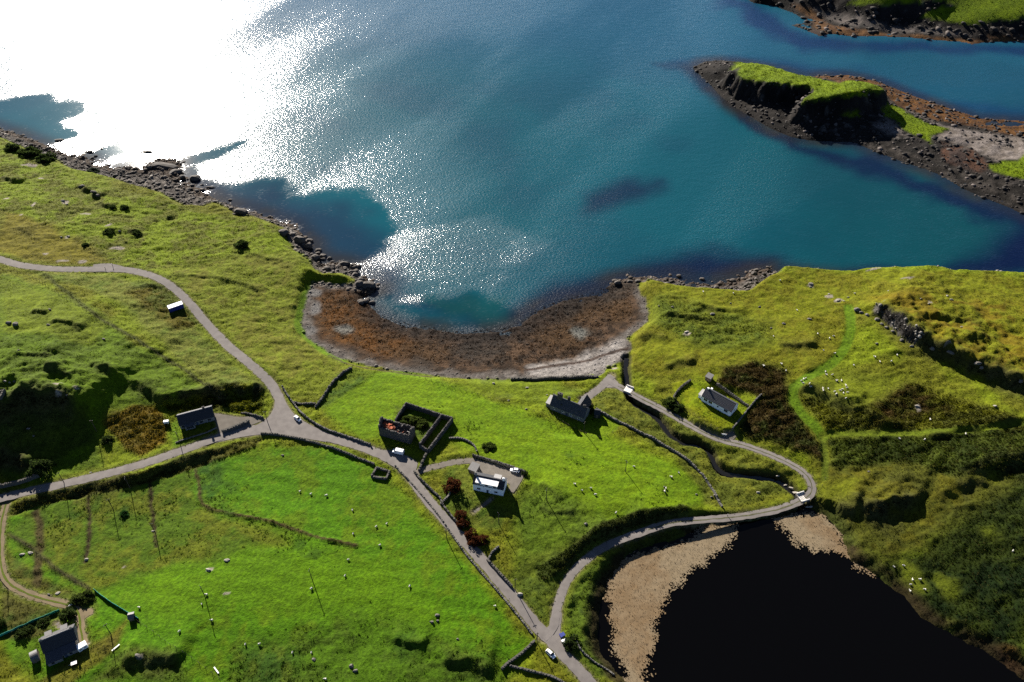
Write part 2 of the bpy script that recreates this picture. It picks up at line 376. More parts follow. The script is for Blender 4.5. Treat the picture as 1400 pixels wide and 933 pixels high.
# left side
region([(0, 180), (100, 240), (280, 290), (395, 315), (420, 350), (300, 360), (220, 372), (150, 362), (0, 350)], G_BRIGHT, (0.09, .10, .01), .38, bal=.52)
region([(0, 290), (70, 305), (130, 340), (150, 362), (30, 358), (0, 350)], (0.13, .115, .005), (0.10, .09, .006), .3)
region([(225, 372), (300, 352), (420, 352), (412, 440), (440, 480), (478, 505), (430, 550), (395, 545), (360, 500), (310, 460), (270, 410)], HAY, (0.115, .14, .008), .32, bal=.45)
region([(0, 375), (80, 400), (150, 442), (250, 508), (300, 547), (230, 555), (150, 560), (130, 600), (140, 640), (0, 670)], (0.080, .130, .003), (0.058, .092, .004), .27, bal=.55)
region([(0, 380), (80, 402), (150, 442), (120, 470), (0, 450)], (0.115, .145, .004), (0.09, .115, .004), .2, k=.8)
region([(40, 372), (165, 377), (225, 392), (262, 440), (345, 515), (335, 530), (300, 535), (250, 500), (180, 432), (110, 392)], (0.120, .135, .018), (0.085, .115, .012), .34)
region([(168, 402), (205, 390), (245, 405), (268, 430), (265, 440), (238, 447), (205, 425)], (0.085, .075, .006), (0.06, .075, .006), .4)
region([(146, 570), (180, 557), (212, 553), (235, 572), (228, 600), (190, 622), (168, 612)], (0.125, .085, .006), (0.075, .06, .006), .45, 1.5)
region([(205, 555), (260, 535), (340, 525), (365, 530), (362, 560), (330, 570), (300, 562), (240, 560)], G_OLIVE, HEATH, .5)
region([(20, 560), (120, 555), (130, 600), (60, 640), (0, 645)], G_DARK, (0.06, .08, .006), .34)
# lower left
region([(10, 705), (60, 690), (200, 655), (268, 640), (340, 610), (430, 608), (510, 640), (560, 680), (640, 770), (730, 880), (700, 940), (100, 960), (0, 900), (0, 720)], G_FIELD, (0.072, .128, .002), .1, bal=.55)
region([(130, 800), (260, 750), (420, 745), (560, 780), (620, 860), (480, 850), (330, 830), (230, 850)], (0.085, .168, .0012), (0.070, .155, .0012), .08, 8, k=.8)
region([(14, 722), (60, 692), (200, 658), (266, 642), (275, 690), (310, 706), (400, 742), (260, 765), (130, 805), (40, 765)], (0.058, .105, .004), (0.085, .105, .006), .16, bal=.5)
region([(275, 640), (305, 632), (310, 690), (280, 690)], (0.03, .085, .006), (0.06, .12, .004), .22)
region([(480, 850), (560, 858), (680, 905), (700, 950), (300, 960), (330, 890)], (0.058, .12, .003), (0.04, .075, .004), .25, 8, k=.9)
region([(330, 880), (400, 900), (400, 960), (330, 960)], (0.03, .07, .005), (0.06, .09, .006), .3, 6)
region([(0, 730), (20, 760), (60, 790), (100, 805), (125, 825), (100, 826), (40, 806), (10, 790)], (0.055, .085, .008), (0.07, .07, .01), .3, 2)
region([(0, 800), (60, 822), (95, 838), (60, 868), (20, 885), (0, 880)], (0.045, .075, .007), (0.06, .06, .01), .35, 2)
region([(120, 880), (170, 845), (160, 880), (120, 925), (95, 950), (40, 950), (60, 925)], (0.115, .115, .010), (0.075, .07, .009), .3, 2)
region([(150, 895), (240, 890), (260, 930), (130, 940)], G_DARK, (0.05, .09, .004), .4, 3)
region([(12, 890), (80, 855), (92, 868), (45, 900), (15, 912)], (0.075, .15, .003), (0.065, .125, .003), .05, 1)
region([(235, 575), (245, 570), (248, 602), (300, 592), (304, 598), (255, 613), (238, 610)], (0.10, .17, .004), (0.08, .15, .004), .06, 1)
# centre
region([(440, 560), (470, 525), (490, 508), (560, 508), (640, 532), (745, 572), (830, 598), (935, 640), (978, 690), (930, 700), (860, 712), (800, 730), (760, 700), (710, 650), (640, 622), (600, 590), (500, 605)], (0.108, .176, .0015), (0.088, .156, .0015), .1, bal=.5)
region([(640, 518), (745, 520), (800, 540), (750, 560), (640, 532)], (0.115, .155, .006), (0.08, .11, .01), .2)
region([(720, 670), (800, 690), (830, 715), (770, 770), (735, 800), (700, 770), (705, 700)], (0.075, .12, .005), (0.06, .10, .005), .3, 6)
region([(610, 640), (645, 645), (655, 690), (700, 700), (680, 730), (640, 730), (600, 680)], (0.095, .115, .01), (0.06, .09, .007), .22, 2)
region([(720, 760), (790, 740), (820, 735), (770, 790), (755, 850), (735, 840), (690, 790)], (0.085, .115, .008), (0.05, .075, .007), .32)
region([(775, 870), (768, 830), (790, 785), (850, 745), (900, 732), (870, 760), (835, 790), (820, 850), (850, 930), (815, 935)], (0.07, .11, .007), (0.035, .06, .006), .4)
region([(455, 512), (478, 505), (520, 508), (470, 540), (440, 560), (432, 558)], (0.05, .09, .006), (0.085, .12, .006), .35, 2)
region([(535, 560), (600, 570), (590, 605), (570, 605)], (0.05, .085, .006), (0.085, .12, .006), .35, 2)
region([(745, 560), (775, 580), (800, 592), (822, 598), (850, 583), (835, 570), (812, 562), (790, 580)], (0.12, .185, .003), (0.11, .17, .003), .05, .8)
# stream meadow
region([(780, 552), (820, 535), (850, 535), (900, 565), (985, 607), (1060, 632), (1098, 655), (1085, 678), (1000, 700), (965, 690), (930, 632), (860, 590), (815, 560)], (0.115, .125, .010), (0.07, .085, .008), .38)
# right hill
region([(875, 385), (1000, 395), (1090, 368), (1400, 380), (1420, 545), (1300, 495), (1160, 430), (1150, 480), (1085, 530), (1000, 510), (900, 520), (862, 500)], (0.125, .140, .004), (0.105, .105, .004), .28)
region([(1180, 405), (1300, 400), (1420, 420), (1420, 540), (1330, 500), (1230, 440)], OCHRE, (0.115, .125, .004), .32, 8, k=.85)
region([(895, 402), (960, 420), (1050, 440), (1060, 465), (1000, 475), (930, 465), (895, 440)], (0.055, .08, .006), (0.08, .10, .005), .42, 6, k=.9)
region([(985, 500), (1030, 488), (1075, 510), (1082, 545), (1100, 585), (1128, 640), (1080, 622), (1030, 602), (1003, 590), (1040, 545), (985, 520)], (0.05, .035, .010), (0.028, .035, .006), .5)
region([(1090, 540), (1150, 520), (1250, 530), (1420, 580), (1420, 605), (1130, 592)], (0.05, .055, .006), (0.085, .09, .005), .5)
region([(1190, 540), (1250, 530), (1300, 560), (1200, 585)], (0.065, .035, .012), (0.04, .04, .008), .5, 6, k=.8)
region([(1085, 530), (1130, 495), (1250, 515), (1220, 540), (1160, 560)], (0.115, .14, .004), (0.09, .11, .005), .25, 6, k=.85)
region([(1128, 597), (1420, 588), (1420, 660), (1300, 650), (1250, 640), (1130, 645)], HEATH, (0.038, .052, .004), .45)
region([(1118, 640), (1250, 632), (1330, 665), (1330, 700), (1260, 745), (1165, 765), (1120, 700)], (0.085, .082, .005), (0.055, .060, .005), .36)
region([(1113, 665), (1170, 655), (1150, 690), (1118, 692)], (0.11, .125, .005), (0.09, .10, .005), .2, 3)
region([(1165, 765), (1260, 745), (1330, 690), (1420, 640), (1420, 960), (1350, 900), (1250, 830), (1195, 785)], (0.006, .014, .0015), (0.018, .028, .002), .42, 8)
for u, v, r in [(1352, 733, 6), (1232, 775, 4), (1250, 790, 5), (1235, 795, 5), (1308, 802, 5), (1290, 790, 3), (1228, 800, 4)]:
    P = T.hit(u, v); d = np.hypot(Xw - P[0], (Yw - P[1])) / r + (n2 - .5) * 2.2; f = sstep(1.3, .4, d) * .75; col[:] = mix(col, (0.085, .105, .005), f); amp[:] = amp * (1 - f) + .2 * f
region([(1370, 890), (1395, 890), (1400, 925), (1380, 930)], (0.12, .06, .012), (0.05, .03, .01), .4)
region([(920, 528), (945, 521), (965, 522), (1003, 543), (1022, 560), (1013, 575), (998, 591), (960, 575), (930, 555)], (0.13, .175, .002), (0.14, .16, .002), .02, .6)
# grassy tracks and lines
TRK = [(1160, 420), (1163, 448), (1155, 475), (1135, 498), (1100, 518), (1084, 534), (1092, 560), (1112, 580), (1124, 597), (1128, 620), (1127, 655)]
region_line(TRK[:9], 4.2, (0.074, .135, .003), .10, -.35, k=.95)
region_line(TRK[8:], 2.2, (0.075, .10, .006), .1, -.3)
region_line([(1124, 595), (1200, 592), (1300, 588), (1400, 578), (1470, 570)], 2.6, (0.085, .115, .005), .12, -.2)
region_line([(120, 680), (122, 720), (118, 768)], 1.2, (0.035, .026, .010), .35, -.5, soft=.5); region_line([(204, 656), (208, 700), (213, 748)], 1.1, (0.035, .026, .010), .35, -.5, soft=.5)
region_line([(50, 700), (55, 730), (50, 800)], 2.5, (0.05, .04, .012), .35)
region_line([(268, 642), (273, 668), (277, 690), (310, 702), (360, 711), (420, 730), (486, 747)], 1.1, (0.05, .038, .012), .35, .45, soft=.5)
region_line([(12, 730), (45, 750), (80, 780), (122, 806)], 1.2, (0.045, .045, .012), .3, .3)
region_line([(745, 783), (790, 757), (830, 724), (880, 710), (932, 702)], 6, (0.035, .05, .006), .5)
region_line([(10, 700), (60, 682), (120, 670), (200, 652), (285, 627), (345, 606)], 5, (0.055, .055, .009), .5, k=.9)
region_line([(355, 600), (330, 610), (300, 622), (250, 637)], 2.5, (0.085, .085, .01), .4)
region_line([(425, 392), (416, 410), (411, 430), (408, 446), (420, 462), (440, 478), (470, 494)], 3.6, (0.095, .165, .004), .06)
for a in ([(60, 375), (130, 430), (200, 472), (262, 512), (300, 545)],): region_line(a, 1.5, (0.05, .06, .008), .4)
# verges along the roads
f = sstep(3.4, .6, onsurf) * .55; col[:] = mix(col, mix((0.115, .125, .012), (0.075, .11, .006), n3), f); amp[:] = amp * (1 - sstep(2.5, .3, onroad)) + .06 * sstep(2.5, .3, onroad)
# worn tan soil at the road edge
f = sstep(.9, .1, onsurf + (n3 - .5) * 1.2); col[:] = mix(col, (0.17, .145, .085), f * .8)
# scarp faces: darker, rougher cover
f = np.clip(rough_boost * 1.3, 0, 1) * sstep(.35, .55, n2 + .15 * rough_boost); col[:] = mix(col, mix((0.028, .034, .007), (0.055, .05, .02), n3), f); amp[:] = np.maximum(amp, .55 * rough_boost)
# pale bedrock slabs and dark crags
SLABS = [(40, 226, 9, 2.6), (57, 244, 5.5, 2), (10, 271, 4, 2), (47, 280, 2, 4), (89, 277, 4, 3), (115, 293, 8, 1.6), (28, 294, 2, 1.5), (160, 340, 10, 2.2), (92, 325, 3.5, 2.2), (87, 357, 6, 1.6), (114, 357, 4, 2.4), (147, 308, 3, 1.6), (62, 348, 5, 1),
         (80, 524, 4, 1.2), (104, 530, 4, 1.5), (80, 541, 3, 2), (1110, 390, 4, 3), (1133, 405, 5, 2), (1146, 411, 5, 2), (1242, 380, 8, 1), (1195, 368, 7, 1), (940, 456, 5, 1.2), (1272, 413, 2, 2), (310, 812, 3, 1.2), (286, 780, 3, 1.2), (171, 775, 2.5, 1.2), (1255, 557, 3, 2), (1298, 470, 3, 1), (192, 898, 3, 2.5), (840, 504, 3, 1.5)]
for u, v, rx, ry in SLABS:
    P = T.hit(u, v); s = .46
    d = np.hypot((X - P[0] + wob2 * .5) / (rx * s * 1.0), (Y - P[1] + wob2 * .9) / (ry * s * 1.5)) + (n3 - .5) * 1.6; f = sstep(1.1, .8, d)
    col[:] = mix(col, mix((0.22, .19, .155), PALE, n3), f); amp[:] = amp * (1 - f) + .15 * f
# dark marsh patches in the paddocks
for u, v, r in [(170, 702, 2.6), (136, 682, 1.8), (98, 705, 1.8), (130, 715, 1.5), (313, 700, 3), (318, 665, 4), (295, 655, 5), (410, 748, 3), (430, 755, 3), (555, 882, 5), (545, 880, 3), (660, 700, 2), (780, 622, 2)]:
    P = T.hit(u, v); d = np.hypot(X - P[0] + wob2, Y - P[1] + wob2) / r; f = sstep(1.5, .3, d + (n3 - .5) * 1.6) * .6; col[:] = mix(col, (0.030, .070, .004), f); amp[:] = np.maximum(amp, .3 * f)
# shore
bt = np.clip(shore, 0, 1)
edge = sstep(-1.2, .6, -dh + (n3 - .5) * 2.5)
rockc = mix(ROCK, (0.16, .14, .12), sstep(.5, .75, n3 * .6 + n2 * .4))
rockc = mix(rockc, (0.055, .036, .022), sstep(.55, .3, bt) * .7)
col[:] = mix(col, rockc, edge); amp[:] = amp * (1 - edge) + .55 * edge
BAY = T.hit(*np.array([(425, 388), (500, 400), (600, 440), (700, 440), (760, 405), (884, 380), (892, 440), (875, 490), (822, 520), (600, 530), (440, 490), (400, 440)], float).T)[:, :2]
inb = sstep(-1, 3, sdist(X, Y, BAY)) * edge
bn = fbm(X, Y, 22, 61, 4); bn2 = fbm(X, Y, 7, 62, 4)
up = np.clip(bt + (bn2 - .5) * .18, 0, 1)
tide = .5 + .5 * np.sin(up * 34 + bn2 * 9)
shing = mix(mix((0.165, .148, .132), (0.085, .076, .068), sstep(.4, .62, n3)), (0.07, .055, .045), tide * .45)
weed = mix((0.033, .021, .013), (0.070, .042, .024), sstep(.4, .6, n3))
orange = mix((0.095, .040, .008), (0.060, .030, .010), sstep(.45, .6, n3))
bcol = mix(shing, weed, sstep(.965, .82, up))
def blob(u, v, r): P = T.hit(u, v); return sstep(1.3, .5, np.hypot(Xw - P[0], Yw - P[1]) / r + (bn2 - .5) * .8)
orr = np.maximum.reduce([blob(460, 425, 17), blob(480, 450, 15), blob(510, 465, 14), blob(545, 475, 13), blob(455, 452, 9), blob(500, 430, 13)])
bcol = mix(bcol, orange, orr * sstep(.9, .7, up))
ocb = np.maximum.reduce([blob(760, 460, 14), blob(800, 430, 14), blob(845, 425, 13), blob(575, 485, 16)]); bcol = mix(bcol, (0.062, .034, .014), ocb * sstep(.85, .7, up) * .85)
drk = np.maximum.reduce([blob(830, 400, 12), blob(780, 425, 8), blob(860, 392, 10), blob(660, 475, 16), blob(575, 500, 7)]); bcol = mix(bcol, (0.035, .028, .022), drk * .75)
bcol = mix(bcol, (0.145, .15, .135), np.maximum(blob(792, 458, 5), blob(472, 447, 4)) * .8)
whi = np.maximum.reduce([blob(830, 490, 9), blob(800, 500, 9), blob(770, 506, 8), blob(845, 478, 7), blob(740, 511, 7)]); bcol = mix(bcol, mix((0.30, .275, .255), (0.23, .21, .19), n3), whi)
col[:] = mix(col, bcol, inb); amp[:] = amp * (1 - inb) + (.16 + .10 * sstep(.8, .5, up)) * inb
wet = sstep(.45, .05, bt) * inb; col[:] = mix(col, (0.016, .012, .010), wet * .8)
gs = np.maximum.reduce([blob(433, 420, 5), blob(428, 450, 5), blob(432, 400, 4)]) * edge; col[:] = mix(col, mix((0.19, .18, .17), (0.09, .085, .08), n3), gs)
for wl, ww in (([(720, 506), (760, 500), (790, 496), (805, 493), (820, 488), (840, 481), (858, 477)], 1.5), ([(450, 486), (480, 499), (530, 508), (590, 516)], .9)):
    region_line(wl, ww, (0.055, .035, .026), None, soft=.5, k=.9)
# lake margin
f = sstep(-7, -2.0, dkw) * sstep(-.4, .6, onroad); col[:] = mix(col, mix(PEAT, (0.035, .045, .006), sstep(.5, .7, n2)), f * .9); amp[:] = np.maximum(amp, .35 * f)
# stream banks
f = sstep(3.4, 1.6, dstream) * sstep(-.2, .8, onroad); col[:] = mix(col, (0.03, .026, .014), f * .85)
# hummocks and ground roughness
keep = sstep(.2, 2.0, onroad)
gy_s, gx_s = np.gradient(T.H, T.ys, T.xs); slope = np.hypot(gx_s, gy_s)
f = sstep(1.0, 1.5, slope + (n3 - .5) * .8) * sstep(1, 3, dh) * sstep(.5, 2, onsurf) * (dkw < -6) * (dstream > 5) * sstep(.42, .56, n2 + .12) * np.where((X > 150) & (Y > 300), 1, .0)
col[:] = mix(col, mix((0.028, .025, .022), (0.13, .118, .105), sstep(.5, .72, n3)), f); crag = f.copy()
rel = (fbm(X, Y, 17, 31, 3) - .5) * 3.6 + (fbm(X, Y * 1.5, 7, 41, 3) - .5) * 3.3 + (fbm(X, Y * 1.4, 2.6, 51, 2) - .5) * 2.2
# long swell of the lower field
ridge = np.sin((X * .25 + Y * .97 + wob * 1.6) * .8) * .085 * sstep(.25, .08, amp)
T.H = T.H + (rel * amp * 1.15 + ridge) * keep * sstep(-0.5, 2.5, dh + 99 * (dl > 0)) * (dkw < -.3) * np.where(dl > 0, 1, 0)
T.H = np.where((dstream < 1.3) & (onroad > -2), np.minimum(T.H, 1.25), T.H)
col *= .71 * (0.80 + 0.40 * n3)[..., None] * (0.88 + .24 * n4)[..., None]
# ------------------------------------------------------------------ materials
MATS = {}
def nodes_of(m):
    m.use_nodes = True; nt = m.node_tree; return nt, nt.nodes['Principled BSDF']
def mat(name, rgb, var=.15, scale=3.0, rough=.8, bump=0.0, spec=.3, metal=0.0, rgb2=None, detail=4):
    if name in MATS: return MATS[name]
    if max(rgb) < .6: rgb = tuple(c * .8 for c in rgb); rgb2 = rgb2 and tuple(c * .8 for c in rgb2)
    m = bpy.data.materials.new(name); nt, b = nodes_of(m); N = nt.nodes; Lk = nt.links
    tc = N.new('ShaderNodeTexCoord'); nz = N.new('ShaderNodeTexNoise'); nz.inputs['Scale'].default_value = scale; nz.inputs['Detail'].default_value = detail
    Lk.new(tc.outputs['Object'], nz.inputs['Vector'])
    rp = N.new('ShaderNodeValToRGB'); rp.color_ramp.elements[0].position = .3; rp.color_ramp.elements[1].position = .7
    c2 = rgb2 or tuple(min(1, c * (1 + var)) for c in rgb); c1 = rgb if rgb2 else tuple(c * (1 - var) for c in rgb)
    rp.color_ramp.elements[0].color = (*c1, 1); rp.color_ramp.elements[1].color = (*c2, 1)
    Lk.new(nz.outputs['Fac'], rp.inputs['Fac']); Lk.new(rp.outputs['Color'], b.inputs['Base Color'])
    b.inputs['Roughness'].default_value = rough; b.inputs['Specular IOR Level'].default_value = spec; b.inputs['Metallic'].default_value = metal
    if bump:
        bp = N.new('ShaderNodeBump'); bp.inputs['Strength'].default_value = bump; bp.inputs['Distance'].default_value = .05
        Lk.new(nz.outputs['Fac'], bp.inputs['Height']); Lk.new(bp.outputs['Normal'], b.inputs['Normal'])
    MATS[name] = m; return m
def attr_mat(name, rough=.95, spec=.08, transl=0.0, bump=0.0, bscale=1.2, fine=.25, det=6):
    """colour from the surface's own cover attribute, broken up by noise"""
    if name in MATS: return MATS[name]
    m = bpy.data.materials.new(name); nt, b = nodes_of(m); N = nt.nodes; Lk = nt.links
    at = N.new('ShaderNodeAttribute'); at.attribute_name = 'cover'
    geo = N.new('ShaderNodeNewGeometry')
    nz = N.new('ShaderNodeTexNoise'); nz.inputs['Scale'].default_value = bscale; nz.inputs['Detail'].default_value = det; nz.inputs['Roughness'].default_value = .65
    Lk.new(geo.outputs['Position'], nz.inputs['Vector'])
    mr = N.new('ShaderNodeMapRange'); mr.inputs[1].default_value = .3; mr.inputs[2].default_value = .7; mr.inputs[3].default_value = 1 - fine; mr.inputs[4].default_value = 1 + fine
    Lk.new(nz.outputs['Fac'], mr.inputs[0])
    mx = N.new('ShaderNodeVectorMath'); mx.operation = 'SCALE'
    Lk.new(at.outputs['Color'], mx.inputs[0]); Lk.new(mr.outputs[0], mx.inputs['Scale'])
    Lk.new(mx.outputs[0], b.inputs['Base Color'])
    b.inputs['Roughness'].default_value = rough; b.inputs['Specular IOR Level'].default_value = spec
    if bump:
        bp = N.new('ShaderNodeBump'); bp.inputs['Strength'].default_value = 1.0; bp.inputs['Distance'].default_value = bump
        Lk.new(nz.outputs['Fac'], bp.inputs['Height']); Lk.new(bp.outputs['Normal'], b.inputs['Normal'])
    if transl:
        tr = N.new('ShaderNodeBsdfTranslucent'); Lk.new(mx.outputs[0], tr.inputs['Color'])
        ms = N.new('ShaderNodeMixShader'); ms.inputs[0].default_value = transl
        out = N['Material Output']; Lk.new(b.outputs[0], ms.inputs[1]); Lk.new(tr.outputs[0], ms.inputs[2]); Lk.new(ms.outputs[0], out.inputs['Surface'])
    MATS[name] = m; return m

def link(name, me, parent=None, mats=()):
    o = bpy.data.objects.new(name, me)
    for m in mats:
        me.materials.append(m)
    COL.objects.link(o)
    if parent: o.parent = parent
    return o
def tag(o, label=None, cat=None, group=None, kind=None):
    if label: o['label'] = label
    if cat: o['category'] = cat
    if group: o['group'] = group
    if kind: o['kind'] = kind
    return o
def np_mesh(name, verts, faces, cover=None, smooth=False, extra=None):
    """faces: (n,k) array"""
    me = bpy.data.meshes.new(name); verts = np.asarray(verts, np.float32); faces = np.asarray(faces, np.int32)
    n, k = faces.shape
    me.vertices.add(len(verts)); me.vertices.foreach_set('co', verts.ravel())
    me.loops.add(n * k); me.loops.foreach_set('vertex_index', faces.ravel())
    me.polygons.add(n); me.polygons.foreach_set('loop_start', np.arange(0, n * k, k, dtype=np.int32))
    if smooth: me.polygons.foreach_set('use_smooth', np.ones(n, bool))
    me.update(calc_edges=True)
    if cover is not None:
        a = me.attributes.new('cover', 'FLOAT_COLOR', 'POINT'); c = np.ones((len(verts), 4), np.float32); c[:, :3] = cover; a.data.foreach_set('color', c.ravel())
    for nm, arr in (extra or {}).items():
        a = me.attributes.new(nm, 'FLOAT', 'POINT'); a.data.foreach_set('value', np.asarray(arr, np.float32).ravel())
    me.validate(); return me
def grid_mesh(name, X, Y, H, cover, keep=None, smooth=True, extra=None):
    ny, nx = X.shape; idx = np.arange(nx * ny).reshape(ny, nx)
    f = np.stack([idx[:-1, :-1], idx[:-1, 1:], idx[1:, 1:], idx[1:, :-1]], -1).reshape(-1, 4)
    if keep is not None:
        k = keep.ravel(); f = f[k[f].any(1)]
        used = np.unique(f); re = np.full(nx * ny, -1); re[used] = np.arange(len(used)); f = re[f]
    else: used = np.arange(nx * ny)
    V = np.stack([X.ravel(), Y.ravel(), H.ravel()], -1)[used]
    ex = {a: b.ravel()[used] for a, b in (extra or {}).items()}
    return np_mesh(name, V, f, None if cover is None else cover.reshape(-1, 3)[used], smooth, ex)

GROUND = attr_mat('ground_cover', bump=.45, bscale=.75, fine=.42, det=8)
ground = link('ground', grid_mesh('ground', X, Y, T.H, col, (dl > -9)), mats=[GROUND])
tag(ground, kind='structure')

# ------------------------------------------------------------------ islands beyond the bay
def far_land(name, xs, ys, lowpx, ctrl, slope, grass_px, beach_px, step=0.0):
    ctrl = [(u, v, h + 6 if step and h >= 8 else 6.0 if step and v > 110 and u < 1200 and h >= 3 else h) for u, v, h in ctrl]
    t = Terrain(xs, ys); lowp = np.array([at_h(u, v, 0) for u, v in lowpx])
    P = np.vstack([lowp, [at_h(u, v, h) for u, v, h in ctrl]]); h = np.concatenate([np.full(len(lowp), .2), [c[2] - (step if c[2] >= 8 else 0) for c in ctrl]])
    Cc = Terrain(np.arange(xs[0] - 8, xs[-1] + 9, 5.), np.arange(ys[0] - 8, ys[-1] + 9, 5.)); Cc.H = tps_fit(P, h, .004)(Cc.X, Cc.Y)
    d = sdist(t.X, t.Y, lowp); base = Cc.z(t.X, t.Y)
    rug = fbm(t.X, t.Y, 14, 71, 4) - .5; rug2 = fbm(t.X, t.Y, 5, 72, 3) - .5
    step_px = grass_px[0]; Q = np.array([at_h(u, v, 15.5) for u, v in step_px]); base = base + step * sstep(-8.0, 1.5, sdist(t.X + rug * 10 + rug2 * 6, t.Y + rug2 * 9 + rug * 5, Q)) * (.93 + .14 * (rug2 + .5))
    t.H = np.where(d > 0, np.minimum(np.maximum(base, .35), .2 + d * slope + rug2), -.3 + d * .15)
    gx, gy = np.gradient(t.H, t.xs[1] - t.xs[0]); st = np.hypot(gx, gy)
    Xw = t.X + rug * 9; Yw = t.Y + rug2 * 9
    g = np.zeros_like(t.X)
    for px in grass_px:
        Q = t.hit(*np.array(px, float).T)[:, :2]; g = np.maximum(g, sstep(-2, 2, sdist(Xw, Yw, Q)))
    c = mix(mix((0.020, .017, .015), (0.010, .009, .008), sstep(.4, .6, rug + .5)), (0.10, .09, .08), sstep(.70, .85, rug2 + .5))
    for px, c1, c2 in beach_px:
        Q = t.hit(*np.array(px, float).T)[:, :2]; f = sstep(-2.5, 2.5, sdist(Xw, Yw, Q))
        c = mix(c, mix(c1, c2, sstep(.42, .58, rug2 + .5)), f)
    gr = mix((0.125, .180, .0015), (0.10, .15, .0015), sstep(.4, .6, rug + .5))
    c = mix(c, gr, g * sstep(1.9, 1.2, st))
    t.H = t.H + np.where(d > 0, rug2 * (1.7 * (1 - g) + .35 * g) + rug * (2.6 * (1 - g) + .6 * g), 0) * sstep(0, 5, d)
    c *= .66 * (.8 + .4 * rng.random(t.X.shape))[..., None]
    o = link(name, grid_mesh(name, t.X, t.Y, t.H, c, d > -8), mats=[GROUND]); tag(o, kind='structure')
    return t, d, g
SEAWEED_B = ((0.115, .052, .014), (0.075, .035, .014)); SHING_B = ((0.125, .105, .09), (0.18, .155, .14))
isl, isl_d, isl_g = far_land('island', np.arange(100, 720, 1.3), np.arange(400, 690, 1.3),
    [(947, 93), (962, 85), (985, 83), (1010, 85), (1040, 91), (1075, 98), (1105, 105), (1130, 104), (1160, 103), (1200, 112), (1240, 128), (1290, 146), (1340, 162), (1400, 166), (1500, 172), (1700, 190), (1700, 420), (1500, 335), (1400, 293), (1355, 274), (1320, 260), (1290, 242), (1265, 231), (1235, 222), (1200, 209), (1180, 200), (1165, 194), (1140, 194), (1105, 192), (1080, 187), (1060, 179), (1045, 171), (1020, 156), (1000, 144), (985, 131), (968, 112)],
    [(962, 94, 3), (985, 95, 6), (1011, 88, 8), (1035, 90, 10), (1060, 96, 10), (1085, 104, 11), (1110, 110, 11), (1145, 117, 13), (1180, 119, 14), (1200, 121, 13), (1206, 126, 10), (1004, 98, 8), (1020, 107, 9), (1022, 112, 9), (1041, 113, 10), (1080, 115, 11), (1108, 122, 11.5), (1114, 127, 11), (1101, 134, 10.5), (1093, 142, 10), (1116, 137, 12), (1144, 136, 13), (1174, 133, 14), (1187, 127, 14), (1150, 152, 9), (1175, 153, 8),
     (1000, 112, 4), (1040, 132, 4), (1070, 148, 4), (1090, 160, 3), (1130, 165, 5), (1180, 172, 4), (1215, 150, 4), (1240, 158, 3.2), (1290, 178, 3), (1270, 185, 3), (1215, 180, 2.2), (1250, 200, 1.8), (1340, 200, 2.2), (1380, 235, 4), (1400, 230, 5), (1500, 250, 6), (1350, 235, 2), (1300, 215, 2), (1380, 190, 1.5), (1300, 163, 1.2), (1230, 135, 1.2), (1330, 255, .8)], 1.5,
    [[(998, 98), (1011, 84), (1033, 85), (1059, 92), (1084, 100), (1108, 105), (1144, 113), (1200, 117), (1210, 124), (1200, 130), (1187, 129), (1174, 134), (1144, 137), (1116, 139), (1093, 144), (1101, 134), (1114, 127), (1106, 122), (1080, 117), (1041, 115), (1022, 112), (1014, 105)],
     [(1204, 150), (1218, 142), (1240, 154), (1270, 170), (1298, 177), (1290, 181), (1270, 187), (1272, 196), (1255, 186), (1240, 180), (1225, 165), (1208, 158)],
     [(1352, 225), (1390, 220), (1400, 208), (1450, 200), (1450, 250), (1400, 246), (1360, 236)], [(1152, 154), (1175, 151), (1176, 157), (1158, 159)]],
    [([(1205, 113), (1290, 146), (1420, 165), (1420, 192), (1330, 172), (1280, 165), (1222, 142)], *SEAWEED_B), ([(1110, 103), (1165, 102), (1210, 115), (1200, 119), (1140, 114)], *SEAWEED_B),
     ([(1240, 150), (1290, 172), (1420, 190), (1420, 208), (1370, 222), (1330, 205), (1290, 192), (1275, 190), (1298, 180)], *SHING_B), ([(1194, 172), (1212, 160), (1232, 172), (1240, 186), (1215, 188)], *SHING_B),
     ([(1285, 195), (1330, 205), (1358, 225), (1330, 240), (1290, 220)], (0.07, .035, .022), (0.045, .03, .025)), ([(1160, 196), (1190, 188), (1290, 222), (1350, 240), (1400, 262), (1400, 290), (1280, 236)], (0.014, .012, .010), (0.04, .034, .029))], step=11.0)
